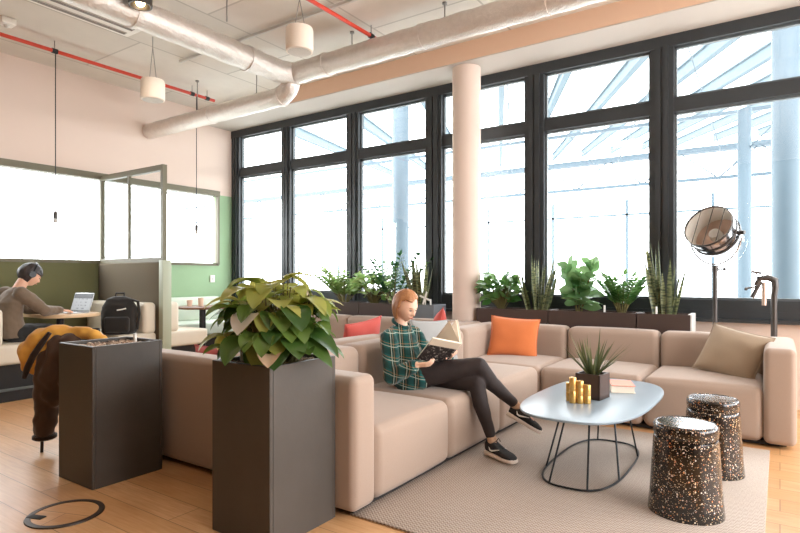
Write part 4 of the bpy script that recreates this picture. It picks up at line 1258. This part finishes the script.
link('body', fuse(bodyW, .0048, 2), M['skin'], wm, world=True, angle=180)
# face details
for s in (-1, 1):
    e = hc + fw * .0885 + lf * s * .0255 + up * .002
    MB().ball(e, .0105, 2, (.6, 1.3, .45), Matrix((fw, lf, up)).transposed()).build('eye', M['eye'], wm, world=True)
    MB().tube([hc + fw * .097 + lf * s * .014 + up * .021, hc + fw * .094 + lf * s * .028 + up * .025, hc + fw * .083 + lf * s * .042 + up * .019], .0028, 6).build('eyebrow', M['ginger'], wm, world=True)
MB().tube([hc + fw * .091 - up * .057 - lf * .020, hc + fw * .1015 - up * .056, hc + fw * .091 - up * .057 + lf * .020], [.003, .0062, .003], 8).build('mouth', M['lips'], wm, world=True)
hr = hair_cap(hc, fw, lf, up, .235, .138, seed=1, fringe=.62)
hr.build('hair', M['ginger'], wm, world=True, angle=180)
# shirt
sh = MB()
sh.loft([(pel + V((.03, 0, -.06)), Y, .175, X, .125), (pel + V((.01, 0, .03)), Y, .175, X, .125), (pel + (chest - pel) * .5 + V((.02, 0, 0)), Y, .155, X, .118), (chest, Y, .165, X, .112), (nb - V((0, 0, .035)), Y, .125, X, .078), (nb + V((0, 0, .003)), Y, .064, X, .058)], 28)
sh.chain([shR + V((0, .01, -.01)), elR, elR + (wrR - elR) * .84], [.066, .060, .048], 16); sh.chain([shL + V((0, -.01, -.01)), elL, elL + (wrL - elL) * .84], [.066, .060, .048], 16)
sh.chain([hipR + V((-.03, -.02, -.02)), hipR + V((.05, -.01, .0))], [.10, .085], 16)
link('shirt', fuse(sh, .0075, 3, .016, 11), M['plaid'], wm, world=True, angle=180)
cr = MB(); ringp = []
for k in range(20):
    a = 2 * PI * k / 20 + PI / 20
    ringp.append(nb + V((math.cos(a) * .062 + .008, math.sin(a) * .066, .015 - .030 * math.cos(a))))
cr.tube(ringp, .013, 8, closed=True); cr.build('collar', M['plaid'], wm, world=True)
for q, d in ((elR + (wrR - elR) * .84, wrR - elR), (elL + (wrL - elL) * .84, wrL - elL)):
    d = d.normalized(); MB().tube([q - d * .01, q + d * .025], [.050, .044], 16).build('cuff', M['plaid'], wm, world=True)
# leggings
lg = MB()
lg.loft([(pel + V((-.02, 0, -.08)), Y, .155, X, .10), (pel + V((.02, 0, 0)), Y, .16, X, .115)], 24)
mR = (hipR + knR) / 2 + V((0, 0, .01)); mL = (hipL + knL) / 2
cR = knR + (anR - knR) * .35 + V((-.012, -.008, -.012)); cL = knL + (anL - knL) * .35 + V((-.015, 0, 0))
lg.chain([hipR, mR, knR, cR, anR + (knR - anR) * .15], [.094, .078, .060, .056, .037], 18)
lg.chain([hipL, mL, knL, cL, anL + (knL - anL) * .15], [.092, .076, .058, .055, .037], 18)
link('leggings', fuse(lg, .007, 4, .004, 14), M['tights'], wm, world=True, angle=180)
def shoe(an, toe_dir, up_dir, tag_, L=.265):
    f_ = V(toe_dir).normalized(); u_ = V(up_dir); u_ = (u_ - f_ * u_.dot(f_)).normalized(); s_ = u_.cross(f_)
    base = V(an) - u_ * .085 - f_ * .055       # heel, ground line
    rows = []; sole = []
    for (q, w, h0, h1) in ((0, .022, .03, .085), (.02, .033, .022, .112), (.10, .037, .02, .118), (.16, .039, .02, .112), (.32, .041, .02, .102), (.5, .043, .02, .082), (.68, .048, .018, .066), (.84, .045, .018, .058), (.95, .033, .02, .046), (1.0, .014, .024, .036)):
        c = base + f_ * q * L + u_ * (h0 + h1) / 2
        rows.append((c, s_, w, u_, (h1 - h0) / 2))
        sole.append((base + f_ * (q * L * 1.03 - .005) + u_ * (.0165 + .012 * max(0, q - .8)), s_, w + .004, u_, .0165 if 0 < q < 1 else .010))
    up_o = link('shoe', fuse(MB().loft(rows, 22, 2.3), .006, 3, .003, 30), M['shoe'], wm, world=True, angle=180)
    MB().loft(sole, 22, 3.0).build('sole', M['sole'], up_o, world=True)
    for k in range(4):
        q = .30 + .085 * k; hh = (.104, .092, .082, .073)[k]
        c = base + f_ * q * L + u_ * hh
        MB().tube([c - s_ * .022 - u_ * .006, c + u_ * .005, c + s_ * .022 - u_ * .006], .0032, 6).build('lace', M['shoe'], up_o, world=True)
    MB().tube([base + f_ * .30 * L + u_ * .10, base + f_ * .33 * L + u_ * .128 + s_ * .02, base + f_ * .36 * L + u_ * .105 + s_ * .03], .003, 6).build('lace', M['shoe'], up_o, world=True)
    for sg in (-1, 1):
        pts = [(.20, .072, .0375), (.25, .052, .040), (.32, .050, .042), (.43, .060, .042), (.57, .072, .037)]
        MB().tube([base + f_ * a * L + u_ * b + s_ * sg * c for a, b, c in pts], [.002, .0055, .006, .0042, .0016], 8).build('swoosh_mark', M['white'], up_o, world=True)
    sk = link('sock', fuse(MB().chain([V(an) - u_ * .035 - f_ * .002, V(an), V(an) + (V(tag_) - V(an)).normalized() * .055], [.035, .033, .033], 16), .006, 2), M['sock'], wm, world=True, angle=180)
    return up_o
shoe(anL, V((.93, -.36, -.02)), V((0, 0, 1)), knL)
shoe(anR, V((.88, .20, -.44)), V((.35, .15, .9)), knR)

# open book in her hands
bkc = V((-1.97, 3.385, .735))
ob = thing('open_book', 'open book with a dark photo on its cover in the woman\'s hands', 'book', bkc)
ex = V((16.1, 27.9, -7)).normalized()                 # from free edge to spine
ey = V((23.4, -7.8, 23)); ey = (ey - ex * ey.dot(ex)).normalized()
ez = ex.cross(ey)
mt = Matrix((ex, ey, ez)).transposed().to_4x4()
def bookpart(name, mat, lo, hi, mm, par, bev=0):
    o_ = MB().box(lo, hi, bev).build(name, mat, par, False); o_.matrix_basis = mm; return o_
near = mt @ Matrix.Identity(4)
bookpart('front_cover', M['cover'], (-.115, -.118, .004), (.115, .118, .0075), near, ob)
bookpart('pages', M['bookside'], (-.11, -.113, -.010), (.115, .113, .004), near, ob)
far = mt @ Matrix.Translation((.115, 0, 0)) @ Matrix.Rotation(math.radians(-118), 4, 'Y')
far = mt @ Matrix.Translation((.115, 0, 0)) @ Matrix.Rotation(math.radians(82), 4, 'Y') @ Matrix.Translation((0.0, 0, 0))
bookpart('back_cover', M['paper'], (.0, -.118, .004), (.23, .118, .0075), far, ob)
bookpart('pages', M['bookside'], (.0, -.113, -.008), (.225, .113, .004), far, ob)
leaf_pg = mt @ Matrix.Translation((.11, 0, -.008)) @ Matrix.Rotation(math.radians(100), 4, 'Y')
bookpart('loose_page', M['paper'], (.0, -.112, -.0006), (.20, .112, .0006), leaf_pg, ob)

# ---- man at the laptop (faces +Y)
mn = thing('person', 'man in a grey brown sweater working at a laptop in the booth', 'person', (-6.86, 2.62, .55))
hc = V((-6.80, 2.80, 1.275)); hf = V((.10, .86, -.50)); hu = V((0, .5, .87))
pel = V((-6.86, 2.62, .66)); chest = V((-6.84, 2.62, .98)); nb = V((-6.82, 2.70, 1.13))
shR, shL = V((-6.66, 2.66, 1.07)), V((-7.02, 2.66, 1.07))
elR, elL = V((-6.60, 2.86, .89)), V((-7.06, 2.88, .89))
wrR, wrL = V((-6.70, 3.07, .875)), V((-6.94, 3.08, .875))
hipR, hipL = V((-6.76, 2.66, .64)), V((-6.97, 2.66, .64)); knR, knL = V((-6.72, 3.08, .64)), V((-7.0, 3.08, .64)); anR, anL = V((-6.72, 3.10, .2)), V((-7.0, 3.10, .2))
bm = MB()
fw, lf, up = head_mesh(bm, hc, hf, hu, .24, False)
bm.caps(nb - V((0, .02, .04)), hc - up * .07 - fw * .02, .06, .055)
bm.loft([(pel, X, .16, Y, .11), (chest, X, .16, Y, .10), (nb - V((0, .02, .03)), X, .08, Y, .06)], 24)
bm.chain([shR, elR, wrR], [.05, .042, .03]); bm.chain([shL, elL, wrL], [.05, .042, .03])
bm.chain([hipR, knR, anR], [.08, .055, .04]); bm.chain([hipL, knL, anL], [.08, .055, .04])
for a in (anR, anL): bm.caps(a + V((0, -.03, -.06)), a + V((0, .17, -.07)), .035, .03)
hand(bm, wrR, V((-.15, .95, -.08)), V((0, 0, -1)), .35, -1, .95); hand(bm, wrL, V((.15, .95, -.08)), V((0, 0, -1)), .35, 1, .95)
link('body', fuse(bm, .006, 2), M['skin_man'], mn, world=True, angle=180)
for s in (-1, 1):
    MB().ball(hc + fw * .0915 + lf * s * .027 + up * .002, .011, 2, (.6, 1.3, .5), Matrix((fw, lf, up)).transposed()).build('eye', M['eye'], mn, world=True)
    MB().tube([hc + fw * .1 + lf * s * .014 + up * .022, hc + fw * .096 + lf * s * .03 + up * .026, hc + fw * .085 + lf * s * .044 + up * .02], .004, 6).build('eyebrow', M['dark_hair'], mn, world=True)
MB().tube([hc + fw * .094 - up * .059 - lf * .02, hc + fw * .104 - up * .058, hc + fw * .094 - up * .059 + lf * .02], [.003, .006, .003], 8).build('mouth', M['lips'], mn, world=True)
hr = hair_cap(hc, fw, lf, up, .245, .11, seed=4, fringe=.34, thick=1.12); hr.build('hair', M['dark_hair'], mn, world=True, angle=180)
sw = MB()
sw.loft([(pel + V((0, 0, -.06)), X, .20, Y, .15), (pel + V((0, -.01, .08)), X, .19, Y, .15), ((pel + chest) / 2 + V((0, -.02, 0)), X, .185, Y, .14), (chest + V((0, -.01, 0)), X, .205, Y, .13), (nb + V((0, -.03, -.03)), X, .14, Y, .09), (nb + V((0, 0, .01)), X, .07, Y, .065)], 28)
sw.chain([shR, elR, elR + (wrR - elR) * .9], [.078, .062, .045], 16); sw.chain([shL, elL, elL + (wrL - elL) * .9], [.078, .062, .045], 16)
link('sweater', fuse(sw, .009, 3, .016, 9), M['sweater'], mn, world=True, angle=180)
tr = MB(); tr.chain([hipR, knR, anR], [.105, .075, .06], 16); tr.chain([hipL, knL, anL], [.105, .075, .06], 16); tr.caps(hipR, hipL, .105, .105)
link('trousers', fuse(tr, .01, 3, .01, 9), M['dark_cloth'], mn, world=True, angle=180)
for a in (anR, anL):
    MB().loft([(a + V((0, y, -.10 + h / 2)), X, w, V((0, 0, 1)), h / 2) for (y, w, h) in ((-.07, .02, .06), (-.05, .038, .09), (.04, .042, .085), (.13, .046, .06), (.19, .03, .045), (.205, .01, .02))], 18, 2.4).build('shoe', M['shoe'], mn, world=True)
hp = MB(); ar = []
for i in range(17):
    a = PI * i / 16; ar.append(hc + lf * math.cos(a) * .098 + up * (math.sin(a) * .142) - fw * .005)
hp.tube(ar, .009, 8); hp_o = hp.build('headphones', M['black_metal'], mn, world=True)
for s in (-1, 1): MB().cyl(hc + lf * s * .082 - fw * .004 - up * .005, hc + lf * s * .112 - fw * .004 - up * .005, .037, .034, 20).build('ear_cup', M['black_metal'], hp_o, world=True)

# ------------------------------------------------------------------ LIGHT
W = bpy.data.worlds.new('world'); S.world = W; W.use_nodes = True
nt = W.node_tree; bg = nt.nodes['Background']
bg.inputs[0].default_value = (0.97, 0.985, 1.0, 1); bg.inputs[1].default_value = 10.5
def area(name, loc, rot, sx, sy, power, col=(1, 1, 1), portal=False):
    l = bpy.data.lights.new(name, 'AREA'); l.shape = 'RECTANGLE'; l.size = sx; l.size_y = sy; l.energy = power; l.color = col
    if portal: l.cycles.is_portal = True
    o = bpy.data.objects.new(name, l); COL.objects.link(o); o.location = loc; o.rotation_euler = rot
    return o
area('window_portal', (-2.0, YW + .14, 2.3), (math.radians(-90), 0, 0), 12, 3.0, 0, portal=True)
area('left_portal', (XL - .12, 3.74, 2.05), (0, math.radians(-90), 0), 1.2, 4.9, 0, portal=True)
area('right_portal', (4.12, 3.55, 2.15), (0, math.radians(90), 0), 2.9, 5.9, 0, portal=True)
WARM = (1.0, 0.86, 0.72)
for i, (x, y) in enumerate(((-5.2, 0.6), (-2.2, 0.2), (0.8, 0.6), (-2.2, 2.9), (0.8, 3.2), (-5.4, 3.3))):
    o = area('unseen_fill_lamp', (x, y, 3.55), (0, 0, 0), .5, .5, 5, WARM)  # unseen warm lights added overhead as room fill, no fixtures

# ------------------------------------------------------------------ CAMERA
cam = bpy.data.cameras.new('camera'); co_ = bpy.data.objects.new('camera', cam); COL.objects.link(co_)
cam.sensor_width = 36; cam.lens = 36 * 560 / 800; cam.shift_y = (277 - 266.5) / 800
cam.clip_start = .05; cam.clip_end = 300
co_.location = (0, 0, 1.25); co_.rotation_euler = (PI / 2, 0, math.atan2(380, 560))
S.camera = co_
S.view_settings.view_transform = 'Standard'; S.view_settings.look = 'None'; S.view_settings.gamma = 1
S.view_settings.use_curve_mapping = False
S.view_settings.exposure = 0.06
